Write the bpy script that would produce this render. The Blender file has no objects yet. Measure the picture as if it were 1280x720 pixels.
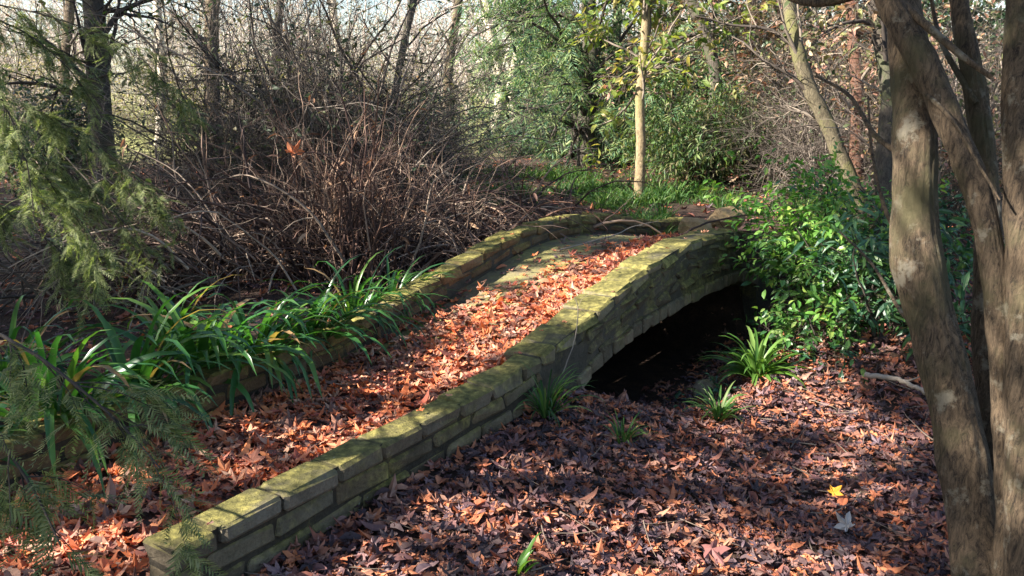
import bpy, math
import numpy as np

rng = np.random.default_rng(7)
S = bpy.context.scene
COL = S.collection
R_ = math.radians

# ------------------------------------------------------------------ camera frame
F_PX, HOR, CAM_H = 1065.0, 110.0, 1.6
PITCH = math.atan((360 - HOR) / F_PX)
CAM = np.array([0, 0, CAM_H])
FWD = np.array([0, math.cos(PITCH), -math.sin(PITCH)])
UPV = np.array([0, math.sin(PITCH), math.cos(PITCH)])
RGT = np.array([1.0, 0, 0])

def at(px, py, depth):
    """point of the place seen at a photo pixel, at a distance measured along the view"""
    return CAM + depth * (FWD + (px - 640) / F_PX * RGT + (360 - py) / F_PX * UPV)

def at_z(px, py, z):
    r = FWD + (px - 640) / F_PX * RGT + (360 - py) / F_PX * UPV
    return CAM + r * ((z - CAM_H) / r[2])

cam = bpy.data.cameras.new("camera")
cam_o = bpy.data.objects.new("camera", cam)
COL.objects.link(cam_o)
cam.sensor_width = 36
cam.lens = 36 * F_PX / 1280
cam_o.location = CAM
cam_o.rotation_euler = (R_(90) - PITCH, 0, 0)
cam.clip_end = 2000
cam.clip_start = 0.05
S.camera = cam_o

# ------------------------------------------------------------------ light
SUN = np.array([-0.90, -0.26, 0.66]); SUN /= np.linalg.norm(SUN)
elev = math.asin(SUN[2]); azim = math.atan2(SUN[0], SUN[1])
w_ = bpy.data.worlds.new("World"); S.world = w_; w_.use_nodes = True
nt = w_.node_tree
sky = nt.nodes.new("ShaderNodeTexSky"); sky.sky_type = 'NISHITA'; sky.sun_disc = False
sky.sun_elevation = elev; sky.sun_rotation = azim; sky.dust_density = 1.0
bg = nt.nodes["Background"]; bg.inputs[1].default_value = 0.072
nt.links.new(sky.outputs[0], bg.inputs[0])
sl = bpy.data.lights.new("sun", 'SUN'); sl.energy = 5.0; sl.angle = R_(0.53); sl.color = (1, 0.93, 0.82)
so = bpy.data.objects.new("sun", sl); COL.objects.link(so)
from mathutils import Vector
so.rotation_euler = Vector(SUN).to_track_quat('Z', 'Y').to_euler()
S.view_settings.view_transform = 'Standard'; S.view_settings.look = 'None'
S.view_settings.gamma = 1.0; S.view_settings.use_curve_mapping = False
S.view_settings.exposure = 2.08
S.cycles.max_bounces = 8; S.cycles.transparent_max_bounces = 8

# ------------------------------------------------------------------ mesh helpers
class Geo:
    def __init__(self): self.v = []; self.f = {}; self.n = 0; self.fm = {}
    def add(self, v, *faces):
        v = np.asarray(v, float).reshape(-1, 3)
        for f in faces:
            f = np.asarray(f, np.int64)
            if f.size: self.f.setdefault(f.shape[1], []).append(f + self.n)
        self.v.append(v); self.n += len(v)
    def merge(self, g):
        for k, l in g.f.items():
            for f in l: self.f.setdefault(k, []).append(f + self.n)
        self.v += g.v; self.n += g.n
    def mesh(self, name, mat, smooth=True):
        me = bpy.data.meshes.new(name)
        v = np.concatenate(self.v)
        loops = []; tot = []
        for k in sorted(self.f):
            f = np.concatenate(self.f[k]); loops.append(f.ravel()); tot.append(np.full(len(f), k))
        loops = np.concatenate(loops); tot = np.concatenate(tot)
        me.vertices.add(len(v)); me.vertices.foreach_set("co", v.ravel())
        me.loops.add(len(loops)); me.loops.foreach_set("vertex_index", loops)
        me.polygons.add(len(tot))
        st = np.concatenate([[0], np.cumsum(tot)[:-1]])
        me.polygons.foreach_set("loop_start", st)
        me.polygons.foreach_set("loop_total", tot)
        me.update(calc_edges=True)
        me.polygons.foreach_set("use_smooth", np.full(len(tot), smooth))
        me.materials.append(mat)
        me.validate()
        return me

def obj(name, g, mat, parent=None, smooth=True, loc=None):
    me = g.mesh(name, mat, smooth) if isinstance(g, Geo) else g
    o = bpy.data.objects.new(name, me); COL.objects.link(o)
    if parent is not None: o.parent = parent
    if loc is not None: o.location = loc
    return o

def tag(o, label, cat, group=None, kind=None):
    o["label"] = label; o["category"] = cat
    if group: o["group"] = group
    if kind: o["kind"] = kind
    return o

def struct(o, kind="structure", label=None, cat=None):
    o["kind"] = kind
    if label: o["label"] = label
    if cat: o["category"] = cat
    return o

def empty(name, loc, label, cat, group=None, rz=0.0, sc=1.0):
    o = bpy.data.objects.new(name, None); COL.objects.link(o)
    o.location = loc; o.rotation_euler = (0, 0, rz); o.scale = (sc, sc, sc); o.empty_display_size = .1
    return tag(o, label, cat, group)

def dup(root, loc, rz, sc, label, group=None):
    r = root.copy(); COL.objects.link(r)
    r.location = loc; r.rotation_euler = (0, 0, rz)
    r.scale = (sc, sc, sc) if np.isscalar(sc) else sc
    r["label"] = label
    if group: r["group"] = group
    for ch in list(root.children):
        c = ch.copy(); COL.objects.link(c); c.parent = r
        for gch in ch.children:
            d = gch.copy(); COL.objects.link(d); d.parent = c
    return r

def unit(v): return v / np.maximum(np.linalg.norm(v, axis=-1, keepdims=True), 1e-9)

def smooth(a, b, x):
    t = np.clip((np.asarray(x, float) - a) / (b - a), 0, 1); return t * t * (3 - 2 * t)

def rnd_dirs(n):
    return unit(rng.normal(size=(n, 3)))

def scatter(g, tv, tf, pos, nrm, scale, yaw_dir=None):
    """put a small template (verts, list of face arrays) at many places; its z looks along nrm"""
    n = len(pos); tv = np.asarray(tv, float)
    nrm = unit(np.asarray(nrm, float))
    t = rnd_dirs(n) if yaw_dir is None else unit(np.asarray(yaw_dir, float))
    x = unit(t - nrm * np.sum(t * nrm, 1, keepdims=True)); y = np.cross(nrm, x)
    sc = np.broadcast_to(np.asarray(scale, float).reshape(-1, 1) if np.ndim(scale) else np.full((n, 1), scale), (n, 1))
    M = np.stack([x, y, nrm], 2)
    V = np.einsum('nij,kj->nki', M, tv) * sc[:, None, :] + pos[:, None, :]
    off = (np.arange(n) * len(tv))[:, None, None]
    g.add(V.reshape(-1, 3), *[(np.asarray(f)[None] + off).reshape(-1, len(f[0])) for f in tf])

def tubes(g, P, R, sides=4, cap=False):
    """P (N,K,3) paths, R (N,K) radii"""
    P = np.asarray(P, float); N, K, _ = P.shape
    T = unit(np.gradient(P, axis=1))
    ref = np.where(np.abs(T[:, :1, 2:3]) > .8, np.array([1., 0, 0]), np.array([0, 0, 1.]))
    ref = np.repeat(ref, K, 1)
    a = unit(np.cross(T, ref)); b = np.cross(T, a)
    th = np.arange(sides) / sides * 2 * np.pi
    V = P[:, :, None] + R[:, :, None, None] * (np.cos(th)[:, None] * a[:, :, None] + np.sin(th)[:, None] * b[:, :, None])
    idx = np.arange(N * K * sides).reshape(N, K, sides)
    j = np.roll(idx, -1, 2)
    q = np.stack([idx[:, :-1], j[:, :-1], j[:, 1:], idx[:, 1:]], -1).reshape(-1, 4)
    fs = [q]
    g.add(V.reshape(-1, 3), *fs)

def catmull(pts, n):
    pts = np.asarray(pts, float); m = len(pts)
    u = np.linspace(0, m - 1, n); i = np.minimum(u.astype(int), m - 2); t = (u - i)[:, None]
    p = np.vstack([2 * pts[0] - pts[1], pts, 2 * pts[-1] - pts[-2]])
    p0, p1, p2, p3 = p[i], p[i + 1], p[i + 2], p[i + 3]
    return .5 * (2 * p1 + (p2 - p0) * t + (2 * p0 - 5 * p1 + 4 * p2 - p3) * t ** 2 + (3 * p1 - p0 - 3 * p2 + p3) * t ** 3)

def trunk_geo(g, pts, radii, sides=20, n=60, rough=.10, seed=0, flare=0.0, ridge=0.0):
    r2 = np.random.default_rng(seed)
    P = catmull(pts, n); R = np.interp(np.linspace(0, 1, n), np.linspace(0, 1, len(radii)), radii)
    if flare: R = R * (1 + flare * np.exp(-np.linspace(0, 1, n) * 14))
    T = unit(np.gradient(P, axis=0))
    a = np.zeros_like(P); a[0] = unit(np.cross(T[0], [0.3, 1, 0.1]))
    for i in range(1, n):
        v = a[i - 1] - T[i] * np.dot(a[i - 1], T[i]); a[i] = v / np.linalg.norm(v)
    b = np.cross(T, a)
    th = np.arange(sides) / sides * 2 * np.pi
    L = np.concatenate([[0], np.cumsum(np.linalg.norm(np.diff(P, axis=0), axis=1))])
    d = np.zeros((n, sides)); rm = float(np.mean(radii))
    for k in range(16):
        m = r2.integers(1, 6); fq = r2.uniform(.5, 3.2) / (rm * 6); ph = r2.uniform(0, 6.28, 2)
        d += np.sin(m * th[None] + ph[0] + r2.uniform(-1, 1) * L[:, None] / rm * .25) * np.sin(fq * L[:, None] * 6.28 + ph[1]) / (1 + .35 * m)
    d = d * rough * .45
    if ridge:
        for k in range(26):
            m = r2.integers(7, 22); ph = r2.uniform(0, 6.28, 3); fq = r2.uniform(.15, .9) / rm
            d += ridge * np.abs(np.sin(m * .5 * th[None] + ph[0] + .8 * np.sin(fq * L[:, None] + ph[1]))) ** .5 * (.5 + .5 * np.sin(fq * 1.7 * L[:, None] + ph[2])) / 3
        d -= d.mean()
    for k in range(int(6 * rough * 10)):      # knots
        c = r2.uniform(0, L[-1]); tc = r2.uniform(0, 6.28)
        dt = np.angle(np.exp(1j * (th - tc)))
        d += r2.uniform(.3, 1.0) * rough * 1.0 * np.exp(-((L[:, None] - c) / (rm * .9)) ** 2 - (dt[None] / .5) ** 2)
    RR = R[:, None] * (1 + d)
    V = P[:, None] + RR[..., None] * (np.cos(th)[None, :, None] * a[:, None] + np.sin(th)[None, :, None] * b[:, None])
    idx = np.arange(n * sides).reshape(n, sides); j = np.roll(idx, -1, 1)
    q = np.stack([idx[:-1], j[:-1], j[1:], idx[1:]], -1).reshape(-1, 4)
    g.add(V.reshape(-1, 3), q)
    return P, R

def grow(base, dirs, L, r0, K=7, wob=.25, droop=0.0, up=0.0):
    """N curved stems; returns paths (N,K,3), radii (N,K)"""
    N = len(base); d = unit(np.asarray(dirs, float)); P = np.zeros((N, K, 3)); P[:, 0] = base
    L = np.broadcast_to(L, (N,)); r0 = np.broadcast_to(r0, (N,))
    st = (L / (K - 1))[:, None]
    for k in range(1, K):
        P[:, k] = P[:, k - 1] + d * st
        d = unit(d + rng.normal(size=(N, 3)) * wob + np.array([0, 0, up - droop]) * (1.0 / (K - 1)) * 2)
    R = r0[:, None] * np.linspace(1, .25, K)[None]
    return P, R

def branch_from(P, R, m, lo=.25, hi=1.0, spread=.8):
    """pick m side-shoot starts on every path"""
    N, K, _ = P.shape
    pi = np.repeat(np.arange(N), m); u = rng.uniform(lo, hi, N * m) * (K - 1)
    i = np.minimum(u.astype(int), K - 2); t = (u - i)[:, None]
    b = P[pi, i] * (1 - t) + P[pi, i + 1] * t
    d = unit(P[pi, i + 1] - P[pi, i])
    d = unit(d + rng.normal(size=(N * m, 3)) * spread)
    r = R[pi, i]
    return b, d, r

# ------------------------------------------------------------------ material helpers
class MT:
    def __init__(self, name):
        self.m = bpy.data.materials.new(name); self.m.use_nodes = True
        self.t = self.m.node_tree; self.p = self.t.nodes["Principled BSDF"]
        self.p.inputs["Roughness"].default_value = .75
        self.p.inputs["Specular IOR Level"].default_value = .3
    def n(self, typ, **kw):
        x = self.t.nodes.new(typ)
        for k, v in kw.items(): setattr(x, k, v)
        return x
    def l(self, a, b): self.t.links.new(a, b)
    def coord(self, scale=(1, 1, 1), kind="Object"):
        c = self.n("ShaderNodeTexCoord"); mp = self.n("ShaderNodeMapping")
        mp.inputs["Scale"].default_value = scale
        self.l(c.outputs[kind], mp.inputs[0]); return mp.outputs[0]
    def noise(self, sc, det=6, co=None, rough=.6, dist=0.0):
        x = self.n("ShaderNodeTexNoise"); x.inputs["Scale"].default_value = sc; x.inputs["Detail"].default_value = det
        x.inputs["Roughness"].default_value = rough; x.inputs["Distortion"].default_value = dist
        if co is not None: self.l(co, x.inputs["Vector"])
        return x.outputs[0]
    def ramp(self, fac, stops, interp='LINEAR'):
        x = self.n("ShaderNodeValToRGB"); e = x.color_ramp; e.interpolation = interp
        while len(e.elements) < len(stops): e.elements.new(0.5)
        for el, (p, c) in zip(e.elements, stops):
            el.position = p; el.color = (*c, 1) if len(c) == 3 else c
        self.l(fac, x.inputs[0]); return x.outputs[0]
    def mix(self, fac, a, b, mode='MIX'):
        x = self.n("ShaderNodeMix", data_type='RGBA', blend_type=mode)
        for v, s in ((fac, x.inputs[0]), (a, x.inputs[6]), (b, x.inputs[7])):
            if hasattr(v, "links"): self.l(v, s)
            elif isinstance(v, (int, float)): s.default_value = v
            else: s.default_value = (*v, 1)
        return x.outputs[2]
    def math(self, op, a, b=0.0):
        x = self.n("ShaderNodeMath", operation=op)
        for v, s in ((a, x.inputs[0]), (b, x.inputs[1])):
            if hasattr(v, "links"): self.l(v, s)
            else: s.default_value = v
        return x.outputs[0]
    def island(self): return self.n("ShaderNodeNewGeometry").outputs["Random Per Island"]
    def normal_z(self):
        x = self.n("ShaderNodeSeparateXYZ"); self.l(self.n("ShaderNodeNewGeometry").outputs["Normal"], x.inputs[0]); return x.outputs[2]
    def bump(self, h, s=.5, d=.01):
        x = self.n("ShaderNodeBump"); x.inputs["Strength"].default_value = s; x.inputs["Distance"].default_value = d
        self.l(h, x.inputs["Height"]); self.l(x.outputs[0], self.p.inputs["Normal"])
    def color(self, c):
        if hasattr(c, "links"): self.l(c, self.p.inputs["Base Color"])
        else: self.p.inputs["Base Color"].default_value = (*c, 1)
        self.c = c

def leaf_mat(name, cols, rough=.5, trans=.35, spec=.4, noise=.25, nscale=25, tint=(1.25, 1.3, .6)):
    m = MT(name)
    n = len(cols)
    c = m.ramp(m.island(), [(i / n, x) for i, x in enumerate(cols)], 'CONSTANT' if n > 3 else 'LINEAR')
    nz = m.noise(nscale, 4, m.coord())
    c = m.mix(noise, c, m.ramp(nz, [(.25, (.35, .35, .35)), (.75, (1.6, 1.6, 1.6))]), 'MULTIPLY')
    m.color(c); m.p.inputs["Roughness"].default_value = rough; m.p.inputs["Specular IOR Level"].default_value = spec
    if trans > 0:
        tr = m.n("ShaderNodeBsdfTranslucent")
        tc = m.mix(1.0, c, tint, 'MULTIPLY'); m.l(tc, tr.inputs[0])
        mx = m.n("ShaderNodeMixShader"); mx.inputs[0].default_value = trans
        m.l(m.p.outputs[0], mx.inputs[1]); m.l(tr.outputs[0], mx.inputs[2])
        m.l(mx.outputs[0], m.t.nodes["Material Output"].inputs[0])
    return m.m

def bark_mat(name, a, b, moss=None, moss_amt=.5, lichen=None, sc=1.0, bumpd=.012):
    m = MT(name)
    co = m.coord((sc * 1, sc * 1, sc * .24)); n1 = m.noise(60, 10, co, .82, .7)
    co2 = m.coord(); n2 = m.noise(3.2 * sc, 5, co2); n3 = m.noise(22 * sc, 4, co2)
    c = m.ramp(n1, [(.40, a), (.58, b)])
    c = m.mix(.5, c, m.ramp(n2, [(.3, (.55, .5, .45)), (.7, (1.3, 1.25, 1.15))]), 'MULTIPLY')
    if lichen: c = m.mix(m.ramp(m.noise(9 * sc, 6, co2, .7), [(.56, (0, 0, 0)), (.64, (.8, .8, .8))]), c, lichen)
    if moss:
        c = m.mix(m.ramp(m.noise(2.6 * sc, 7, co2, .7), [(.62 - .3 * moss_amt, (0, 0, 0)), (.72 - .2 * moss_amt, (.85, .85, .85))]), c, moss)
    m.color(c); m.p.inputs["Roughness"].default_value = .9
    m.bump(m.math('ADD', n1, m.math('MULTIPLY', n3, .6)), .9, bumpd)
    return m.m

def stick_mat(name, cols):
    m = MT(name); n = len(cols)
    c = m.ramp(m.island(), [(i / max(n - 1, 1), x) for i, x in enumerate(cols)])
    c = m.mix(.4, c, m.ramp(m.noise(14, 4, m.coord()), [(.3, (.5, .5, .5)), (.7, (1.4, 1.4, 1.4))]), 'MULTIPLY')
    m.color(c); m.p.inputs["Roughness"].default_value = .85
    return m.m

def brick_mat(name, cols, moss=.5, upw=.14):
    m = MT(name)
    co = m.coord()
    c = m.ramp(m.island(), [(i / (len(cols) - 1), x) for i, x in enumerate(cols)])
    grain = m.noise(70, 6, co, .7); blot = m.noise(6, 6, co, .65); blot2 = m.noise(2.3, 7, co, .7)
    c = m.mix(.55, c, m.ramp(grain, [(.28, (.45, .43, .40)), (.72, (1.45, 1.42, 1.38))]), 'MULTIPLY')
    c = m.mix(.7, c, m.ramp(blot, [(.3, (.4, .38, .34)), (.68, (1.25, 1.22, 1.15))]), 'MULTIPLY')
    up = m.normal_z()
    g = m.math('ADD', m.math('MULTIPLY', blot2, 1.0), m.math('MULTIPLY', up, upw))
    g = m.math('ADD', g, m.math('MULTIPLY', grain, .22))
    k = 1.0 - .5 * moss
    mk = m.ramp(g, [(k - .16, (0, 0, 0)), (k + .06, (.9, .9, .9))])
    mossc = m.ramp(m.noise(24, 5, co), [(.3, (.05, .048, .014)), (.50, (.15, .135, .038)), (.72, (.37, .32, .09))])
    c = m.mix(mk, c, mossc)
    lc = m.ramp(m.noise(13, 5, co, .75), [(.66, (0, 0, 0)), (.70, (.75, .75, .75))])
    lm = m.math('MULTIPLY', lc, m.ramp(m.noise(1.7, 3, co), [(.5, (0, 0, 0)), (.6, (1, 1, 1))]))
    c = m.mix(lm, c, (.42, .43, .38))
    m.color(c); m.p.inputs["Roughness"].default_value = .92; m.p.inputs["Specular IOR Level"].default_value = .2
    m.bump(m.math('ADD', grain, m.math('MULTIPLY', blot, 1.5)), .8, .012)
    return m.m

# ------------------------------------------------------------------ bridge frame
BO = np.array([0.0813, 4.227]); BD = np.array([.5414, .8408]); BN = np.array([-.8408, .5414])
def sw(x, y):
    return (x - BO[0]) * BD[0] + (y - BO[1]) * BD[1], (x - BO[0]) * BN[0] + (y - BO[1]) * BN[1]
def bw(s, w, z):
    s, w, z = np.broadcast_arrays(np.asarray(s, float), np.asarray(w, float), np.asarray(z, float))
    return np.stack([BO[0] + s * BD[0] + w * BN[0], BO[1] + s * BD[1] + w * BN[1], z], -1)
WIDTH = 1.36; TH = .15
def hump(s):
    u = np.clip((np.asarray(s, float) - 2.4) / 2.75, -1, 1); return (.5 * (1 + np.cos(np.pi * u))) ** .85
def top_r(s): return .18 + .335 * hump(s)
def top_l(s): return .215 + .345 * hump(s)
def deck_z(s): return .0 + .39 * hump(s)
def intr(s):
    u = np.clip((np.asarray(s, float) - 2.25) / 1.78, -1, 1); return .018 - .085 * u ** 2 - .12 * np.abs(u) ** 6

def vnoise(x, y, f, seed):
    r = np.random.default_rng(seed); z = 0
    for k in range(7):
        a = r.uniform(0, 6.28); q = f * r.uniform(.5, 2.2)
        z = z + np.sin((x * math.cos(a) + y * math.sin(a)) * q + r.uniform(0, 6.28)) / 7
    return z

def ground_z(x, y):
    x = np.asarray(x, float); y = np.asarray(y, float)
    s, w = sw(x, y)
    far = smooth(9, 16, y)
    # creek side
    r = -.07 - .26 * smooth(0, 1.4, -w) - .52 * smooth(.30, 1.5, s) * (1 - smooth(.0, 1.0, -w))
    bank = smooth(2.0, 3.6, s + .30 * np.clip(-w, 0, 3)) * smooth(.25, .9, -w)
    r = r * (1 - bank) + .08 * bank
    r = r + .14 * smooth(1.9, 3.2, -w) * smooth(-2.5, -.5, s)
    # garden side; soil raised behind the bridge to block light through the arch
    ck = smooth(.7, 1.6, s) * (1 - smooth(3.4, 4.4, s))
    l = .07 - .12 * ck * (1 - smooth(2.3, 4.0, w)) - .10 * smooth(1.8, 3.5, w) * (1 - smooth(0, 1, s))
    mid = -.07 - .66 * smooth(.52, .90, s) * (1 - smooth(3.6, 4.1, s))
    z = np.where(w < .1, r, np.where(w > WIDTH - .1, l, mid))
    end = smooth(4.2, 5.2, s)
    z = z * (1 - end) + .10 * end
    z = z * (1 - far) + .15 * far
    edge = np.clip(np.minimum(np.abs(w - .1), np.abs(w - WIDTH + .1)) * 2.0, 0, 1)
    z = z + .035 * vnoise(x, y, 2.2, 3) * edge * (1 - smooth(20, 30, y)) + .10 * vnoise(x, y, .5, 5) * far
    return z

def gz(x, y): return float(ground_z(np.array([x]), np.array([y]))[0])
def on_ground(px, d, dz=0.0):
    """place at column px of the photo, d metres along the view"""
    x = (px - 640) / F_PX * d; y = (d - 0.0) ; 
    # y so that depth matches for a ground point
    yy = (d - math.sin(PITCH) * (CAM_H - .05)) / math.cos(PITCH)
    return np.array([x, yy, gz(x, yy) + dz])

# ------------------------------------------------------------------ ground sheet
def build_ground():
    u = np.linspace(-1, 1, 341); k = 5.2
    ax = np.sinh(u * k) / math.sinh(k) * 260
    ay = np.sinh(u * k) / math.sinh(k) * 260 + 4.5
    X, Y = np.meshgrid(ax, ay, indexing='ij'); Z = ground_z(X, Y)
    n = len(u); idx = np.arange(n * n).reshape(n, n)
    q = np.stack([idx[:-1, :-1], idx[1:, :-1], idx[1:, 1:], idx[:-1, 1:]], -1).reshape(-1, 4)
    g = Geo(); g.add(np.stack([X, Y, Z], -1), q)
    m = MT("woodland soil")
    co = m.coord(); a = m.noise(9, 8, co, .7); b = m.noise(60, 5, co); c0 = m.noise(.35, 4, co)
    soil = m.ramp(a, [(.3, (.022, .014, .011)), (.55, (.055, .033, .023)), (.75, (.11, .06, .04))])
    soil = m.mix(.6, soil, m.ramp(b, [(.3, (.4, .4, .4)), (.7, (1.5, 1.45, 1.4))]), 'MULTIPLY')
    grass = m.ramp(m.noise(2.5, 6, co), [(.3, (.10, .12, .03)), (.6, (.26, .25, .09)), (.8, (.42, .38, .18))])
    sep = m.n("ShaderNodeSeparateXYZ"); m.l(m.n("ShaderNodeTexCoord").outputs["Object"], sep.inputs[0])
    fy = m.math('ADD', sep.outputs[1], m.math('MULTIPLY', c0, 14))
    fx = m.math('MULTIPLY', sep.outputs[0], -1.0)
    fy = m.math('ADD', fy, m.math('MULTIPLY', fx, .35))
    fac = m.ramp(m.math('DIVIDE', fy, 60), [(.42, (0, 0, 0)), (.52, (1, 1, 1))])
    m.color(m.mix(fac, soil, grass)); m.p.inputs["Roughness"].default_value = .95
    m.bump(m.math('ADD', a, m.math('MULTIPLY', b, .4)), .8, .03)
    struct(obj("ground", g, m.m))
build_ground()

# ------------------------------------------------------------------ masonry
CH = np.array([[sx, sy, sz] for sx in (-1, 1) for sy in (-1, 1) for sz in (-1, 1)], float)
def _ch_template():
    # vertex id = corner*3 + axis (axis on which the vertex is full out)
    f4 = []; f3 = []
    cid = lambda a, b, c: int((a > 0) * 4 + (b > 0) * 2 + (c > 0))
    for ax in range(3):
        for sg in (-1, 1):
            o = [(-1, -1), (1, -1), (1, 1), (-1, 1)]
            if sg < 0: o = o[::-1]
            q = []
            for p in o:
                c = [0, 0, 0]; c[ax] = sg; c[(ax + 1) % 3] = p[0]; c[(ax + 2) % 3] = p[1]; q.append(cid(*c) * 3 + ax)
            f4.append(q)
    for ax in range(3):           # edges along ax
        b, c_ = (ax + 1) % 3, (ax + 2) % 3
        for sb in (-1, 1):
            for sc in (-1, 1):
                lo = [0, 0, 0]; hi = [0, 0, 0]; lo[ax] = -1; hi[ax] = 1
                lo[b] = hi[b] = sb; lo[c_] = hi[c_] = sc
                q = [cid(*lo) * 3 + b, cid(*hi) * 3 + b, cid(*hi) * 3 + c_, cid(*lo) * 3 + c_]
                if sb * sc < 0: q = q[::-1]
                f4.append(q)
    for k, c in enumerate(CH):
        q = [k * 3, k * 3 + 1, k * 3 + 2]
        if np.prod(c) < 0: q = q[::-1]
        f3.append(q)
    return np.array(f4), np.array(f3)
CF4, CF3 = _ch_template()

def blocks(g, cen, ax_s, ax_w, ax_z, dim, ch=.009, jit=.004):
    """worn bricks: cen (N,3), three axes (N,3), dim (N,3)"""
    N = len(cen); dim = np.asarray(dim, float)
    half = dim[:, None, None, :] / 2 * CH[None, :, None, :]               # N,8,1,3
    red = np.ones((3, 3)) - np.eye(3)                                      # reduce on the other axes
    cc = ch * rng.uniform(.6, 1.7, (N, 8, 1, 1))
    loc = half - CH[None, :, None, :] * red[None, None] * cc              # N,8,3,3
    loc = loc + rng.normal(size=(N, 8, 1, 3)) * jit + rng.normal(size=(N, 8, 3, 3)) * jit * .35
    loc = loc.reshape(N, 24, 3)
    A = np.stack([ax_s, ax_w, ax_z], 1)
    V = np.einsum('nvk,nkj->nvj', loc, A) + cen[:, None]
    off = (np.arange(N) * 24)[:, None, None]
    g.add(V.reshape(-1, 3), (CF4[None] + off).reshape(-1, 4), (CF3[None] + off).reshape(-1, 3))

def course(g, s0, s1, top, h, w0, w1, length=.29, shift=0.0, gap=.012, jit=.0055, ch=.012, lean=0.0):
    """one course of bricks whose upper face follows top(s)"""
    e = [s0]; x = s0 - shift * length
    while x < s1 - .05:
        x += length * rng.uniform(.93, 1.07)
        if x > s0 + .06: e.append(min(x, s1))
    e = np.array(e)
    if e[-1] < s1 - 1e-6: e = np.append(e, s1)
    a, b = e[:-1], e[1:]; mid = (a + b) / 2
    sl = np.arctan2(top(b) - top(a), b - a)
    D = np.array([*BD, 0.]); Nn = np.array([*BN, 0.]); Z = np.array([0, 0, 1.])
    xs = np.cos(sl)[:, None] * D + np.sin(sl)[:, None] * Z
    zs = -np.sin(sl)[:, None] * D + np.cos(sl)[:, None] * Z
    ws = np.repeat(Nn[None], len(a), 0)
    yaw = rng.normal(size=(len(a), 1)) * .012
    xs2 = unit(xs + ws * yaw); ws2 = unit(ws - xs * yaw)
    cen = bw(mid, (w0 + w1) / 2 + rng.normal(size=len(a)) * .003, (top(a) + top(b)) / 2) - zs * (h / 2) + zs * rng.normal(size=(len(a), 1)) * .0045
    dim = np.stack([(b - a) / np.cos(sl) - gap, np.full(len(a), abs(w1 - w0)), np.full(len(a), h - gap)], 1)
    blocks(g, cen, xs2, ws2, zs, dim, ch, jit)

def core(g, s0, s1, top, bot, w0, w1, n=60):
    """mortar / rendered body between two height curves"""
    s = np.linspace(s0, s1, n); t = top(s); b = bot(s)
    ring = np.stack([bw(s, w0, b), bw(s, w1, b), bw(s, w1, t), bw(s, w0, t)], 1)
    idx = np.arange(n * 4).reshape(n, 4); j = np.roll(idx, -1, 1)
    q = np.stack([idx[:-1], idx[1:], j[1:], j[:-1]], -1).reshape(-1, 4)
    caps = np.array([[0, 1, 2, 3], [idx[-1, 3], idx[-1, 2], idx[-1, 1], idx[-1, 0]]])
    g.add(ring.reshape(-1, 3), q, caps)

B_WALL = brick_mat("mossy brown brick", [(.13, .10, .065), (.17, .135, .09), (.10, .082, .058), (.21, .17, .115), (.14, .125, .095)], moss=.50)
B_COPE = brick_mat("mossy coping brick", [(.135, .118, .085), (.175, .15, .115), (.11, .09, .065), (.205, .18, .145)], moss=.46, upw=.22)
B_RING = brick_mat("arch brick", [(.19, .16, .11), (.13, .11, .08), (.25, .21, .15), (.10, .085, .062)], moss=.38)
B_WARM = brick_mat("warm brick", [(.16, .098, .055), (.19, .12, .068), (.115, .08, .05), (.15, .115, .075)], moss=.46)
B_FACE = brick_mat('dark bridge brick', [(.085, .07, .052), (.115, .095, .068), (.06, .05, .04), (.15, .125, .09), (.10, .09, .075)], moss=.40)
B_MORT = brick_mat("dirty mortar", [(.055, .047, .037), (.055, .047, .037)], moss=.42)  # dark joints; also puts shade into the colour under the arch
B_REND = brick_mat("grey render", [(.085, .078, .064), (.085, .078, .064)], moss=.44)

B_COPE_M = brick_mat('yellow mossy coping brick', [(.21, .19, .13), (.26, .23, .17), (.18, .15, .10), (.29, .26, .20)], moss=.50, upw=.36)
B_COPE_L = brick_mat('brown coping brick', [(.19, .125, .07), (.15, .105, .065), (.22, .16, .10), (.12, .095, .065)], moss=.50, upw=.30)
H = .088
def low_wall(name, s0, s1, w0, w1, top, label, face_mat, brown_cope):
    r = empty(name, bw((s0 + s1) / 2, (w0 + w1) / 2, 0), label, "wall"); inv = -np.array(r.location)
    def ob(nm, g, m):
        g.v = [v + inv for v in g.v]; obj(nm, g, m, r, smooth=False)
    g = Geo(); course(g, s0, s1, top, H, w0 - .008, w1 + .008, .27, .35); ob("coping", g, B_COPE_L if brown_cope else B_COPE)  # brown coping brick for the lily-side wall
    g = Geo()
    for k in range(1, 5):
        tk = lambda s, k=k: top(s) - H * k
        course(g, s0 + .0, s1, tk, H, w0, w1, .29, .5 if k % 2 else .0)
    ob("brickwork", g, face_mat)
    g = Geo(); core(g, s0 + .01, s1 - .002, lambda s: top(s) - .014, lambda s: top(s) * 0 - .5, w0 + .012, w1 - .012); ob("mortar", g, B_MORT)
    return r
low_wall("garden_wall", -2.14, .12, 0, TH, top_r, "low mossy brick edging wall running from the near corner up to the bridge, beside the sunken leaf bed", B_WALL, 0)
low_wall("garden_wall", -3.4, .22, WIDTH - TH, WIDTH, top_l, "low brown brick edging wall half hidden under the strap-leaved lilies", B_WARM, 1)

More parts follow.
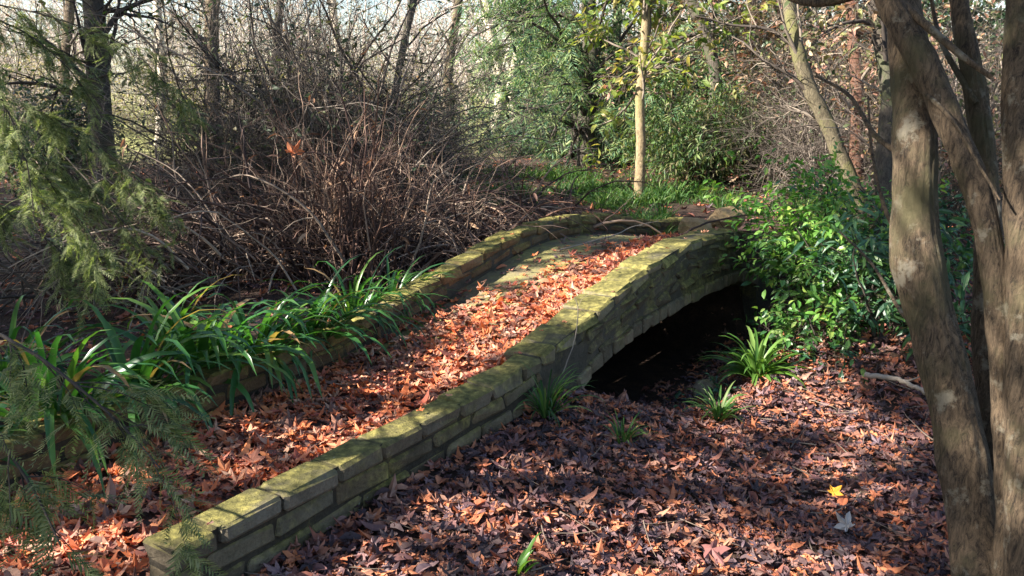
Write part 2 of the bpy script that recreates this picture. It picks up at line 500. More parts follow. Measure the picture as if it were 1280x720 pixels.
def build_bridge():
    r = empty("footbridge", bw(2.4, WIDTH / 2, 0), "humpbacked brick footbridge with a low arch over the leafy hollow", "bridge"); inv = -np.array(r.location)
    def ob(nm, g, m, par=None, sm=False):
        g.v = [v + inv for v in g.v]; return obj(nm, g, m, r if par is None else par, smooth=sm)
    A, B = .125, 5.3
    for side in (0, 1):
        top = top_l if side else top_r
        a = .225 if side else A
        w0, w1 = (WIDTH - TH, WIDTH) if side else (0, TH)
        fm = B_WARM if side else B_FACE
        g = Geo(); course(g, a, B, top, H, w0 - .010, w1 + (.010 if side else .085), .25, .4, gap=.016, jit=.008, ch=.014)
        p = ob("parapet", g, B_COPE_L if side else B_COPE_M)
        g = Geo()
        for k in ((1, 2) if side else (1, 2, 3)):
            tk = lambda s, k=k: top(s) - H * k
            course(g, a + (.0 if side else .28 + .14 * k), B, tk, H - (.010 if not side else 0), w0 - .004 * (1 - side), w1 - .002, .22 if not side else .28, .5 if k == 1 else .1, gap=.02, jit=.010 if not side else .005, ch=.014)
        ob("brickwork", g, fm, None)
        # rendered spandrel
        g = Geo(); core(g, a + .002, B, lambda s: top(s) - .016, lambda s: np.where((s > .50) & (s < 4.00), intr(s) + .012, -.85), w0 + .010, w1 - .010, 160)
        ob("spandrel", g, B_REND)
        g = Geo(); ih = .115
        course(g, .54, 3.98, lambda s: intr(s) + ih, ih, w0 - .012, w1 - .02, .150, 0, gap=.020, jit=.004, ch=.011)
        ob("arch_ring", g, B_RING)
    # vault under the deck, butted between the two faces
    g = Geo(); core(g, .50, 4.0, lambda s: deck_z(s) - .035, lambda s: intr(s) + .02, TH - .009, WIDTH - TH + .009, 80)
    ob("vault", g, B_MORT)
    for s0, s1 in ((.2, .52), (3.98, 4.9)):
        g = Geo(); core(g, s0, s1, lambda s: deck_z(s) - .045, lambda s: s * 0 - 1.0, TH - .007, WIDTH - TH + .007, 20)
        ob("abutment", g, B_MORT)
    # deck: mossy concrete
    n, mm = 120, 24
    s = np.linspace(.10, 5.3, n); w = np.linspace(TH - .006, WIDTH - TH + .006, mm)
    SS, WW = np.meshgrid(s, w, indexing='ij')
    Z = deck_z(SS) + .010 * vnoise(SS, WW, 6, 9) + .012 * vnoise(SS, WW, 2.5, 19)
    P = bw(SS, WW, Z); idx = np.arange(n * mm).reshape(n, mm)
    q = np.stack([idx[:-1, :-1], idx[1:, :-1], idx[1:, 1:], idx[:-1, 1:]], -1).reshape(-1, 4)
    g = Geo(); g.add(P, q)
    m = MT("mossy deck"); co = m.coord(); b = m.noise(3.2, 8, co, .7); c = m.noise(45, 6, co, .7)
    col = m.ramp(b, [(.34, (.06, .05, .03)), (.44, (.17, .14, .085)), (.54, (.20, .18, .07)), (.66, (.36, .31, .11))])
    col = m.mix(.6, col, m.ramp(c, [(.3, (.45, .45, .42)), (.7, (1.4, 1.4, 1.35))]), 'MULTIPLY')
    m.color(col); m.p.inputs["Roughness"].default_value = .95; m.bump(m.math('ADD', b, m.math('MULTIPLY', c, .4)), .8, .02)
    ob("deck", g, m.m, sm=True)
build_bridge()

# path sheet before and after the bridge
def build_path():
    g = Geo()
    for s0, s1, n in ((-6.5, .10, 90), (5.3, 9.5, 40)):
        mm = 18; s = np.linspace(s0, s1, n); w = np.linspace(TH - .03, WIDTH - TH + .03, mm)
        SS, WW = np.meshgrid(s, w, indexing='ij')
        base = deck_z(SS) + (0 if s0 < 0 else .12)
        Z = base - .006 + .012 * vnoise(SS, WW, 4, 29)
        idx = np.arange(n * mm).reshape(n, mm)
        g.add(bw(SS, WW, Z), np.stack([idx[:-1, :-1], idx[1:, :-1], idx[1:, 1:], idx[:-1, 1:]], -1).reshape(-1, 4))
    m = MT("leafy path soil"); co = m.coord(); a = m.noise(14, 8, co, .7)
    m.color(m.ramp(a, [(.3, (.03, .018, .015)), (.55, (.075, .042, .032)), (.75, (.15, .08, .055))])); m.bump(a, .8, .02)
    struct(obj("path", g, m.m))
build_path()

# ------------------------------------------------------------------ fallen leaves
def plane_leaf(lobes=5, deep=.45, curl=.25, seed=0):
    r = np.random.default_rng(seed); pts = []
    ang = np.linspace(-2.25, 2.25, lobes) + r.normal(size=lobes) * .10
    ln = np.interp(np.abs(np.linspace(-1, 1, lobes)), [0, .5, 1], [1.0, .88, .55]) * r.uniform(.85, 1.1, lobes)
    pts.append((-.16, 0.03))
    for i in range(lobes):
        for da, k in ((-.26, .66), (0, 1.0), (.26, .66)):
            a = ang[i] + da; pts.append((math.cos(a) * ln[i] * k, math.sin(a) * ln[i] * k))
        if i < lobes - 1:
            a = (ang[i] + ang[i + 1]) / 2; rr = (1 - deep) * .80 * (ln[i] + ln[i + 1]) / 2; pts.append((math.cos(a) * rr, math.sin(a) * rr))
    pts.append((-.16, -.02))
    pts = np.array(pts) * .55
    a = r.uniform(0, 3.14); q = pts @ np.array([math.cos(a), math.sin(a)]); q2 = pts @ np.array([-math.sin(a), math.cos(a)])
    z = curl * (q ** 2 * r.uniform(.8, 2.6) + q2 ** 2 * r.uniform(-.4, 1.8)) + r.normal(size=len(pts)) * .045 * (1 + curl)
    v = np.vstack([[0, 0, 0.0], np.column_stack([pts, z])])
    n = len(pts); f = np.array([[0, 1 + i, 1 + (i + 1) % n] for i in range(n)])
    return v, [f]
def oval_leaf(w=.42, fold=.15, droop=.25, n=4):
    x = np.linspace(0, 1, n + 1); hw = w * .5 * np.sin(np.pi * np.clip(x * .97 + .03, 0, 1)) ** .8
    z = -droop * x ** 2
    c = np.column_stack([x, 0 * x, z]); a = np.column_stack([x, hw, z + hw * fold * 2]); b = np.column_stack([x, -hw, z + hw * fold * 2])
    v = np.vstack([c, a, b]); m = n + 1
    f = [[i, i + 1, m + i + 1, m + i] for i in range(n)] + [[2 * m + i, 2 * m + i + 1, i + 1, i] for i in range(n)]
    return v, [np.array(f)]
LEAFS = [plane_leaf(5, .42, c, 40 + i) for i, c in enumerate((.05, .15, .3, .5, .2, .75, .1, .4))] + [oval_leaf(.5, .3, .3), oval_leaf(.4, .5, .6)]

LIT = leaf_mat("fallen leaves", [(.09, .052, .05), (.42, .15, .07), (.30, .13, .085), (.40, .19, .12), (.15, .075, .07), (.46, .17, .085), (.09, .055, .06), (.23, .085, .06), (.25, .135, .11), (.11, .055, .058), (.42, .135, .065), (.05, .034, .038), (.32, .17, .12), (.18, .085, .08), (.13, .085, .10), (.24, .15, .15), (.07, .04, .045), (.26, .10, .07), (.06, .038, .04), (.5, .18, .08)], .62, .15, .35, .5, 30, (1.3, .9, .6))  # mauve and dark tones put the bed's shade into the leaf colours
LITP = leaf_mat("fallen path leaves", [(.56, .16, .06), (.64, .20, .085), (.68, .25, .10), (.38, .11, .055), (.62, .19, .075), (.24, .085, .06), (.68, .33, .20), (.46, .135, .085), (.16, .07, .05), (.60, .23, .12), (.30, .16, .11), (.50, .30, .20), (.17, .09, .07), (.40, .19, .12)], .62, .18, .35, .45, 30, (1.3, .9, .6))  # orange tones put sunlight into the path leaf colours

def litter(name, n, sampler, mat, label, size=(.035, .095), lift=.03, tilt=.135, kind_w=None):
    g = Geo(); kind_w = kind_w if kind_w is not None else [1] * 8 + [.7, .7]
    kk = rng.choice(len(LEAFS), n, p=np.array(kind_w) / sum(kind_w))
    for k in range(len(LEAFS)):
        m = int((kk == k).sum())
        P, Nrm = sampler(m); m = len(P)
        P = P + np.array([0, 0, 1]) * (rng.uniform(0.002, 1, (m, 1)) ** 1.5 * lift)
        Nrm = unit(Nrm + rng.normal(size=(m, 3)) * tilt * rng.uniform(.3, 1.3, (m, 1)))
        Nrm[:, 2] = np.abs(Nrm[:, 2]) * np.where(rng.random(m) < .25, -1, 1)
        sz = rng.uniform(0, 1, m) ** 1.5 * (size[1] - size[0]) + size[0]
        scatter(g, LEAFS[k][0], LEAFS[k][1], P, Nrm, sz * 1.5)
    o = obj(name, g, mat, smooth=False)
    tag(o, label, "leaf litter", kind="stuff"); return o

def ground_sampler(xr, yr, ok):
    def f(m):
        out = []; c = 0
        while c < m:
            x = rng.uniform(*xr, 4 * m + 50); y = rng.uniform(*yr, 4 * m + 50)
            p = ok(x, y); k = rng.random(len(x)) < p
            x, y = x[k], y[k]; z = ground_z(x, y); e = .03
            nn = np.stack([-(ground_z(x + e, y) - z) / e, -(ground_z(x, y + e) - z) / e, np.ones_like(x)], 1)
            out.append((np.stack([x, y, z], 1), unit(nn))); c += len(x)
        return np.concatenate([o[0] for o in out])[:m], np.concatenate([o[1] for o in out])[:m]
    return f
def ok_bed(x, y):
    s, w = sw(x, y); d = np.where((w < -.015) & (s < 6), 1., 0.)
    d = np.where((w > -.05) & (w < .35) & (s > .9) & (s < 3.9), .25, d)
    vis = np.abs(x) < .66 * y + .6
    return d * vis * np.clip(2.6 / np.maximum(y, 1.4), .3, 1) 
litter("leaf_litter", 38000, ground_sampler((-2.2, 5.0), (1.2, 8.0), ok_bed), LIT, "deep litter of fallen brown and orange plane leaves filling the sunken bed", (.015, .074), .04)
def ok_far(x, y):
    s, w = sw(x, y)
    d = np.where((w > WIDTH + .02) | (s > 5.4), 1., 0.) + np.where((w < 0) & (s > 5.5), 1., 0)
    return np.clip(d, 0, 1) * (np.abs(x) < .66 * y + .8) * np.clip(4 / np.maximum(y, 2), .15, 1)
litter("leaf_litter", 9000, ground_sampler((-9, 9), (2.2, 17), ok_far), LIT, "thin scatter of dead leaves over the dark soil among the shrubs", (.04, .11), .04)
def path_sampler(m):
    s = np.where(rng.random(m) < .52, rng.uniform(-3.2, .3, m), rng.triangular(-.2, .6, 4.2, m))
    t = rng.random(m)
    # on the hump the leaves lie drifted against the near parapet
    hw = np.interp(s, [-.1, .5, 1.4, 2.6, 4.2], [1.1, .95, .54, .36, .34])
    w = TH + (WIDTH - 2 * TH) * np.where(s < -.1, t, np.clip(np.abs(rng.normal(size=m)) * hw * .52, 0, .99) if True else t)
    w = np.where(s < 0, TH + (WIDTH - 2 * TH) * t, w)
    w = np.where(s > .2, np.maximum(w, TH + .09 * rng.random(m) + .03), w)
    pile = .045 * np.exp(-((w - TH - .14) / .22) ** 2) * (s > .1)
    z = deck_z(s) + .006 + pile * rng.random(m)
    e = .02; sl = (deck_z(s + e) - deck_z(s)) / e
    nn = np.stack([-sl * BD[0], -sl * BD[1], np.ones(m)], 1)
    return bw(s, w, z), unit(nn)
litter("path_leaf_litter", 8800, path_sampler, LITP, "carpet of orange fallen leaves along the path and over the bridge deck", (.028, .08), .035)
def crumb_sampler(m):
    s = rng.uniform(.0, 4.6, m); w = rng.uniform(TH, WIDTH - TH, m)
    return bw(s, w, deck_z(s) + .008), np.repeat([[0, 0, 1.]], m, 0)
litter("deck_leaf_litter", 520, crumb_sampler, LIT, "small broken leaf crumbs thinly strewn over the mossy deck", (.010, .042), .006, .12)
# leaves caught on the wall tops
def cope_sampler(m):
    s = rng.uniform(-2.2, 4.5, m); side = rng.random(m) < .4
    w = np.where(side, WIDTH - rng.uniform(.02, .18, m), rng.uniform(.02, .18, m)); z = np.where(side, top_l(s), top_r(s)) + .006
    return bw(s, w, z), np.repeat([[0, 0, 1.]], m, 0)
litter("coping_leaf_litter", 46, cope_sampler, LITP, "few small dead leaves caught on the brick copings", (.015, .04), .008, .25)

def twig_litter():
    n = 170; x = rng.uniform(-1.5, 2.8, n * 3); y = rng.uniform(2.3, 6.2, n * 3); s_, w2 = sw(x, y)
    k = (w2 < -.1) & (np.abs(x) < .66 * y); x, y = x[k][:n], y[k][:n]; n = len(x); a = rng.uniform(0, 6.28, n)
    P, R = grow(np.stack([x, y, ground_z(x, y) + .035], 1), np.stack([np.cos(a), np.sin(a), rng.normal(size=n) * .12], 1), rng.uniform(.06, .34, n), rng.uniform(.0015, .0045, n), 6, .10)
    g = Geo(); tubes(g, P, R, 5)
    tag(obj("twig_litter", g, stick_mat("litter twigs", [(.10, .075, .06), (.26, .2, .15), (.06, .045, .04)])), "thin broken twigs strewn over the leaf bed", "twigs", kind="stuff")
twig_litter()
def single_leaf(p, nrm, size, k, mat, label, yaw):
    g = Geo(); v, f = LEAFS[k]
    scatter(g, v, f, np.zeros((1, 3)), np.array([nrm]), size, np.array([[math.cos(yaw), math.sin(yaw), 0]]))
    o = obj("fallen_leaf", g, mat, smooth=False, loc=p); tag(o, label, "leaf")
def flat_leaf(name, c): return leaf_mat(name, [c, c], .6, .2, .3, .25, 30, (1.2, 1, .7))
p = at_z(1060, 645, -.25); p[2] = gz(p[0], p[1]) + .06
single_leaf(p, (-.3, -.5, .8), .13, 3, flat_leaf("pale leaf", (.48, .45, .43)), "whitish curled fallen leaf on the leaf bed near the multi-stemmed tree", 2.0)
p = at_z(1043, 606, -.25); p[2] = gz(p[0], p[1]) + .06
single_leaf(p, (-.2, -.5, .8), .10, 1, flat_leaf("yellow leaf", (.62, .30, .03)), "small golden yellow fallen leaf on the leaf bed", .6)
p = at_z(314, 577, .05)
single_leaf(p, (-.2, -.4, .9), .15, 1, flat_leaf("tan leaf", (.42, .17, .11)), "large star-shaped reddish tan leaf on the path by the brick edging wall", 1.2)
p = at_z(890, 680, -.25); p[2] = gz(p[0], p[1]) + .06
single_leaf(p, (.1, -.4, .9), .17, 6, flat_leaf("mauve leaf", (.26, .11, .10)), "broad flat maroon leaf on the leaf bed", -1.2)

# ------------------------------------------------------------------ strap-leaved plants
GREEN_STRAP = leaf_mat("strap leaves", [(.03, .10, .03), (.045, .14, .035), (.022, .075, .026), (.06, .17, .04), (.09, .20, .035), (.035, .12, .035), (.05, .15, .03), (.11, .20, .04), (.03, .09, .03), (.04, .13, .035), (.06, .15, .04), (.08, .17, .035), (.05, .13, .03), (.03, .10, .035), (.30, .19, .09)], .32, .35, .5, .3, 8, (1.3, 1.5, .5))
GREEN_GRASS = leaf_mat("grass blades", [(.06, .14, .03), (.09, .18, .04), (.05, .12, .03), (.14, .20, .06), (.04, .10, .03)], .5, .4, .35, .2, 8, (1.2, 1.3, .6))
def strap_geo(n, L, width, out=(.15, .9), droop=1.4, bs=.05, K=9, bias=None):
    """clump of arching strap leaves from one crown"""
    az = rng.uniform(0, 6.28, n); th = rng.uniform(*out, n)
    if bias is not None: az = np.where(rng.random(n) < .55, bias + rng.normal(size=n) * .6, az)
    Ln = L * rng.uniform(.55, 1.1, n)
    h = np.stack([np.cos(az), np.sin(az), 0 * az], 1)
    P = np.zeros((n, K, 3)); P[:, 0] = h * rng.uniform(0, bs, (n, 1)); ang = th.copy()
    dr = droop * rng.uniform(.5, 1.3, n)
    for k in range(1, K):
        d = np.sin(ang)[:, None] * h + np.cos(ang)[:, None] * np.array([0, 0, 1.])
        P[:, k] = P[:, k - 1] + d * (Ln / (K - 1))[:, None]
        ang = np.minimum(ang + dr / (K - 1) * (k / K * 2), 2.7)
    T = unit(np.gradient(P, axis=1)); side = unit(np.stack([-np.sin(az), np.cos(az), 0 * az], 1) + rng.normal(size=(n, 3)) * .25)[:, None].repeat(K, 1)
    nr = unit(np.cross(T, side))
    u = np.linspace(0, 1, K); prof = np.minimum(np.minimum(.65 + u * 1.2, 1), (1 - u) ** .55 * 1.25)
    hw = (width * .5 * rng.uniform(.7, 1.2, (n, 1)) * prof)[..., None]
    V = np.stack([P + side * hw + nr * hw * .35, P, P - side * hw + nr * hw * .35], 2)   # N,K,3,3
    idx = np.arange(n * K * 3).reshape(n, K, 3)
    q = np.stack([idx[:, :-1, :-1], idx[:, :-1, 1:], idx[:, 1:, 1:], idx[:, 1:, :-1]], -1).reshape(-1, 4)
    g = Geo(); g.add(V.reshape(-1, 3), q); return g

toward = math.atan2(-BN[1], -BN[0])
lil = [(-2.55, 1.55, .70, "strap-leaved lily clump nearest the camera at the end of the row, dark and shaded"),
       (-2.15, 1.55, .80, "second strap-leaved lily clump from the near end of the row"),
       (-1.70, 1.45, 1.15, "sunlit lily clump with long straps hanging over the wall onto the path"),
       (-1.30, 1.45, 1.2, "tall lily clump in the middle of the row with upright glossy straps"),
       (-.92, 1.45, 1.1, "lily clump leaning over the bricks where the low wall is darkest"),
       (-.55, 1.45, 1.05, "lily clump third from the bridge end of the row"),
       (-.15, 1.45, 1.0, "lily clump second from the bridge end of the row"),
       (.28, 1.50, .95, "narrow-leaved lily clump with upright blades right before the parapet rises"),
       (.68, 1.52, .85, "narrow-leaved lily clump closest to the bridge, against the parapet side"),
       (-1.5, 2.25, 1.0, "lily clump in the back rank behind the tall middle clump"),
       (-.6, 2.15, .9, "low lily clump in the back rank beside the dry brush")]
for s_, w2, sc, lab in lil:
    P = bw(s_, w2, 0); P[2] = gz(P[0], P[1]) - .01
    nl = 48 if s_ < .1 else 66
    wd = .044 if s_ < .1 else .024
    o = obj("lily_plant", strap_geo(nl, .70 * sc, wd, (.05, 1.0), 2.6, .09, bias=toward), GREEN_STRAP, loc=P)
    tag(o, lab, "plant", "strap-leaved lilies along the path edge")

def on_px(px, py):
    z = -.2
    for k in range(12):
        p = at_z(px, py, z); z = gz(p[0], p[1])
    p[2] = z; return p
def tuft(px, d, n, L, width, lab, mat=GREEN_GRASS, droop=1.5, out=(.1, 1.0), name="grass_tuft", cat="grass tuft", dz=0.0):
    P = on_px(px, d) if d > 100 else on_ground(px, d, dz)
    P[2] += .01 if d > 100 else 0
    o = obj(name, strap_geo(n, L, width, out, droop, .04), mat, loc=P); tag(o, lab, cat); return o
CLIV = leaf_mat("bright strap leaves", [(.10, .20, .035), (.13, .24, .05), (.07, .16, .03), (.17, .27, .07)], .38, .4, .45, .25, 8, (1.2, 1.3, .5))
tuft(682, 522, 46, .36, .014, "thin dark grass tuft at the foot of the grey bridge end", droop=1.9)
tuft(778, 556, 34, .20, .011, "small pale grass tuft alone on the leaf bed before the arch")
tuft(645, 722, 5, .17, .030, "bright green sprout of broad blades poking from the near leaf bed", CLIV, 1.0, (.1, .6))
tuft(945, 476, 70, .46, .034, "pale green strap-leaved clump arching before the dark archway", CLIV, 2.0, (.1, 1.1), "strap_leaf_plant", "plant")
tuft(897, 527, 44, .26, .020, "low bluish green tuft below the archway rock", droop=1.6)
tuft(826, 8.7, 80, .48, .016, "bright grass tuft between the two far ends of the parapets", droop=1.5)
P_ = bw(-2.42, .05, -.05); o = obj("grass_tuft", strap_geo(16, .20, .020, (.2, 1.0), 1.4, .05), CLIV, loc=P_); tag(o, "small yellow-green tuft against the near broken end of the brick wall", "grass tuft")

# ------------------------------------------------------------------ rocks, sticks
def rock(px, d, size, lab, mat, seed, dz=0.0, name="boulder", P=None):
    r = np.random.default_rng(seed); n, m = 18, 12
    th = np.linspace(0, 2 * np.pi, n, endpoint=False); ph = np.linspace(.02, np.pi - .02, m)
    PH, THh = np.meshgrid(ph, th, indexing='ij')
    D = np.stack([np.sin(PH) * np.cos(THh), np.sin(PH) * np.sin(THh), np.cos(PH)], -1)
    rad = np.ones(PH.shape)
    for k in range(15):
        c = unit(r.normal(size=3)); rad = np.minimum(rad, r.uniform(.55, .88) / np.maximum(D @ c, .05))
    rad = rad + r.normal(size=rad.shape) * .018
    V = D * rad[..., None] * np.array(size) ; idx = np.arange(n * m).reshape(m, n); j = np.roll(idx, -1, 1)
    g = Geo(); g.add(V.reshape(-1, 3), np.stack([idx[:-1], idx[1:], j[1:], j[:-1]], -1).reshape(-1, 4), [list(idx[0]), ], [list(idx[-1][::-1])])
    if P is None: P = on_ground(px, d, dz)
    o = obj(name, g, mat, loc=P, smooth=False); tag(o, lab, "rock")
SAND = brick_mat("sandstone", [(.42, .30, .17), (.42, .30, .17)], moss=.30)
rock(866, 8.7, (.20, .15, .17), "tan sandstone boulder at the far end of the bridge beside the grass tuft", SAND, 1, .20)
rock(910, 8.9, (.24, .17, .14), "flatter tan boulder next to the arching bramble cane", SAND, 2, .22)
rock(0, 0, (.12, .11, .13), "small angular pale stone lying in the dark archway mouth beside the strap-leaved clump", brick_mat("pale stone", [(.40, .33, .25), (.40, .33, .25)], moss=.45), 3, 0, "boulder", on_px(886, 492))
rock(0, 0, (.16, .10, .05), "flat grey paving stone lying loose by the near wall end", B_COPE, 4, 0, "loose_stone", bw(-2.52, .22, .0))

STK = stick_mat("grey sticks", [(.18, .15, .12), (.30, .25, .20), (.12, .09, .07)])
def stick(pts, r0, r1, lab, name="fallen_stick", mat=STK, side=None):
    P = catmull(pts, 24); P = P + rng.normal(size=P.shape) * r0 * .18
    g = Geo(); tubes(g, P[None] - P[0], np.linspace(r0, r1, 24)[None], 6)
    if side:
        b, d, r = branch_from(P[None] - P[0], np.linspace(r0, r1, 24)[None], side, .2, .9, .8)
        Q, RR = grow(b, d, rng.uniform(.08, .25, len(b)), r * .5, 5, .2); tubes(g, Q, RR, 4)
    o = obj(name, g, mat, loc=P[0]); tag(o, lab, "stick")
dk = lambda s, w, dz=.02: bw(s, w, deck_z(s) + dz)
stick([dk(2.0, .95), dk(2.5, .75, .06), dk(2.95, .78, .10), dk(3.3, .7, .16)], .007, .003, "thin bare twig lying across the mossy bridge deck", side=3)
stick([at(842, 300, 7.4), at(880, 280, 7.5), at(940, 268, 7.5), at(1000, 270, 7.3), at(1045, 282, 7.1), at(1075, 300, 7.0)], .010, .006, "dark bramble cane arching low over the far end of the bridge", "bramble_cane", stick_mat("dark cane", [(.05, .035, .03), (.08, .05, .04)]), 6)
stick([on_ground(1085, 5.3, .14), on_ground(1130, 5.2, .12), on_ground(1172, 5.0, .10)], .018, .013, "short weathered stick lying below the broadleaf shrub", side=1)
stick([bw(.35, -.012, .05), bw(.45, -.03, .22), bw(.5, -.02, .40), bw(.47, .02, .52)], .004, .002, "slim upright twig leaning on the bridge face", side=2)

# ------------------------------------------------------------------ generators for shrubs and trees
OV = oval_leaf(.45, .18, .3, 3); NARROW = oval_leaf(.26, .2, .45, 3)
def spray_template(n=9, w=.30, L=.55):
    vs = []; fs = []; o = 0; v0, f0 = oval_leaf(w, .15, .3, 2); r = np.random.default_rng(5)
    for i in range(n):
        a = (i / (n - 1) - .5) * 1.2; side = (-1) ** i; x = i / n
        ang = side * r.uniform(.5, 1.1); c, s_ = math.cos(ang), math.sin(ang)
        v = v0 * L * r.uniform(.6, 1); v = np.column_stack([v[:, 0] * c - v[:, 1] * s_, v[:, 0] * s_ + v[:, 1] * c, v[:, 2]]) + np.array([x, 0, -.25 * x * x + r.normal() * .03])
        vs.append(v); fs.append(f0[0] + o); o += len(v)
    return np.vstack(vs), [np.vstack(fs)]
SPRAY = spray_template()
SPRAY_D = spray_template(7, .55)
FROND = spray_template(15, .15, .50)
def needle_template():
    """flat feathery spray: an axis with many fine side needles"""
    vs = []; fs = []; o = 0; r = np.random.default_rng(8)
    for i in range(26):
        x = i / 26; side = (-1) ** i; a = side * r.uniform(.6, 1.0); l = .34 * (1 - .65 * x) * r.uniform(.7, 1.1); wd = .019
        c, s_ = math.cos(a), math.sin(a); z = -.35 * x * x
        v = np.array([[x, -wd, z], [x, wd, z], [x + c * l * .6 + wd, s_ * l * .6 + wd, z - .02], [x + c * l, s_ * l, z - .10 * l]])
        vs.append(v); fs.append(np.array([[0, 1, 2, 3]]) + o); o += 4
    return np.vstack(vs), [np.vstack(fs)]
NEEDLE = needle_template()

def bush_geo(nst, h, spread, r0, lv=(6, 5), wob=.22, droop=.3, base_r=.12, L2=.45, L3=.25, sides=(5, 4, 3), lo=.2):
    """many stems from one base, two orders of side twigs -> Geo of stems and the twig paths"""
    g = Geo()
    az = rng.uniform(0, 6.28, nst); th = np.abs(rng.normal(size=nst)) * spread
    d = np.stack([np.sin(th) * np.cos(az), np.sin(th) * np.sin(az), np.cos(th)], 1)
    base = np.stack([np.cos(az) * base_r * rng.random(nst), np.sin(az) * base_r * rng.random(nst), np.full(nst, -.05)], 1)
    P, R = grow(base, d, h * rng.uniform(.6, 1.1, nst), r0 * rng.uniform(.5, 1.2, nst), 9, wob, droop)
    tubes(g, P, R, sides[0]); tips = [P]
    if lv[0]:
        b, dd, r = branch_from(P, R, lv[0], lo, 1, .75)
        P2, R2 = grow(b, dd, h * L2 * rng.uniform(.4, 1.1, len(b)), r * .55, 6, wob * 1.1, droop * .5); tubes(g, P2, R2, sides[1]); tips = [P2]
        if lv[1]:
            b, dd, r = branch_from(P2, R2, lv[1], .2, 1, .8)
            P3, R3 = grow(b, dd, h * L3 * rng.uniform(.4, 1.1, len(b)), r * .6, 4, wob * 1.2, 0); tubes(g, P3, R3, sides[2]); tips.append(P3)
    return g, tips

def leaves_on(tips, n, tmpl, size, jitter=.02, hang=.3, face=None):
    g = Geo(); w = np.array([t.shape[0] for t in tips], float); w /= w.sum()
    for t, ww in zip(tips, w):
        m = int(n * ww)
        if m < 1: continue
        i = rng.integers(0, t.shape[0], m); k = rng.integers(1, t.shape[1], m)
        p = t[i, k] + rng.normal(size=(m, 3)) * jitter
        d = unit(t[i, k] - t[i, k - 1]); d = unit(d + rng.normal(size=(m, 3)) * .7 - np.array([0, 0, hang]))
        nr = unit(rng.normal(size=(m, 3)) * .6 + np.array([0, 0, 1.]))
        scatter(g, tmpl[0], tmpl[1], p, nr, size * rng.uniform(.5, 1.15, m), d)
    return g

TWIG_GREY = stick_mat("grey brown twigs", [(.05, .04, .034), (.12, .095, .075), (.28, .23, .18), (.06, .047, .04)])
TWIG_PALE = stick_mat("bleached dead stems", [(.045, .028, .027), (.11, .07, .056), (.44, .34, .26), (.035, .023, .023), (.07, .043, .037), (.24, .16, .12), (.05, .032, .03)])
TWIG_RED = stick_mat("reddish stems", [(.05, .028, .026), (.15, .08, .055), (.035, .022, .022), (.36, .24, .17), (.06, .034, .03), (.04, .025, .024)])
TWIG_DARK = stick_mat("dark twigs", [(.03, .024, .02), (.07, .055, .045)])
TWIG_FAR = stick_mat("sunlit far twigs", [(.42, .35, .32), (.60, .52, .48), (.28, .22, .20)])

# dry brush: a fountain of dead stems and a sprawling heap behind the lilies
def dry_clump(px, d, n, L, lean, lab, mat, dz=0.0, spread=.42, droop=.55, side=3, name="dry_shrub", cat="dry shrub", base_r=.3, leaves=0):
    P0 = on_ground(px, d, dz); r = empty(name, P0, lab, cat, "dead brush heaped beside the bridge")
    g = Geo(); az = rng.uniform(0, 6.28, n); th = np.abs(rng.normal(size=n)) * spread
    dd = np.stack([np.sin(th) * np.cos(az) + lean[0], np.sin(th) * np.sin(az) + lean[1], np.cos(th) + lean[2]], 1)
    base = np.stack([rng.normal(size=n) * base_r, rng.normal(size=n) * base_r, rng.uniform(-.05, .05, n)], 1)
    Pp, R = grow(base, dd, L * rng.uniform(.45, 1.1, n), rng.uniform(.0, 1, n) ** 2.5 * .014 + .0045, 12, .13, droop); tubes(g, Pp, R, 4)
    b, d2, rr = branch_from(Pp, R, side, .3, 1, .5)
    P2, R2 = grow(b, d2, L * .32 * rng.uniform(.2, 1.2, len(b)), rr * .6, 6, .24, .4); tubes(g, P2, R2, 3)
    obj("stems", g, mat, r)
    if leaves:
        gl = leaves_on([P2, Pp], leaves, NARROW, .10, .03, .8); obj("dead_leaves", gl, DEADLEAF, r, smooth=False)
    return r
DEADLEAF = leaf_mat("clinging dead leaves", [(.20, .10, .06), (.34, .18, .10), (.10, .055, .04), (.42, .26, .16)], .7, .2, .3, .3, 20, (1.2, .9, .6))
dry_clump(435, 7.3, 260, 1.75, (.03, -.05, .1), "tall upright fountain of dead brown stems rising in the middle of the brush", TWIG_RED, 0, .42, .55, 3, leaves=160)
dry_clump(520, 7.7, 240, 1.75, (.25, -.1, .1), "dense dark brush leaning over the hollow beside the parapet", TWIG_PALE, 0, .55, 1.15, 3, base_r=.35, leaves=120)
dry_clump(605, 8.3, 240, 1.45, (.35, 0, .05), "low brown brush drooping behind the bridge parapet", TWIG_RED, .05, .6, 1.3, 3, base_r=.4, leaves=260)
dry_clump(345, 7.5, 220, 1.5, (-.2, -.1, .0), "tangled brush bending away from the fountain of stems", TWIG_PALE, 0, .6, 1.1, 3, base_r=.35, leaves=70)
dry_clump(255, 6.9, 230, 1.3, (-.55, -.25, -.3), "sprawling heap of bleached dead twigs behind the lilies", TWIG_PALE, .25, .5, .9, 3, base_r=.4)
dry_clump(120, 6.7, 150, 1.3, (-.4, -.15, -.2), "low dark twig heap under the conifer sprays", TWIG_GREY, .15, .6, .8, 3, base_r=.5)
dry_clump(180, 7.8, 150, 1.1, (.2, 0, -.1), "bristling grey brush in front of the dark standing trunk", TWIG_GREY, .1, .6, .6, 3, base_r=.5)
p = at(365, 190, 6.3)
single_leaf(p, (.3, -.75, .55), .19, 3, flat_leaf("orange leaf", (.62, .22, .10)), "big orange plane leaf caught in the top of the dry brush", 1.5)

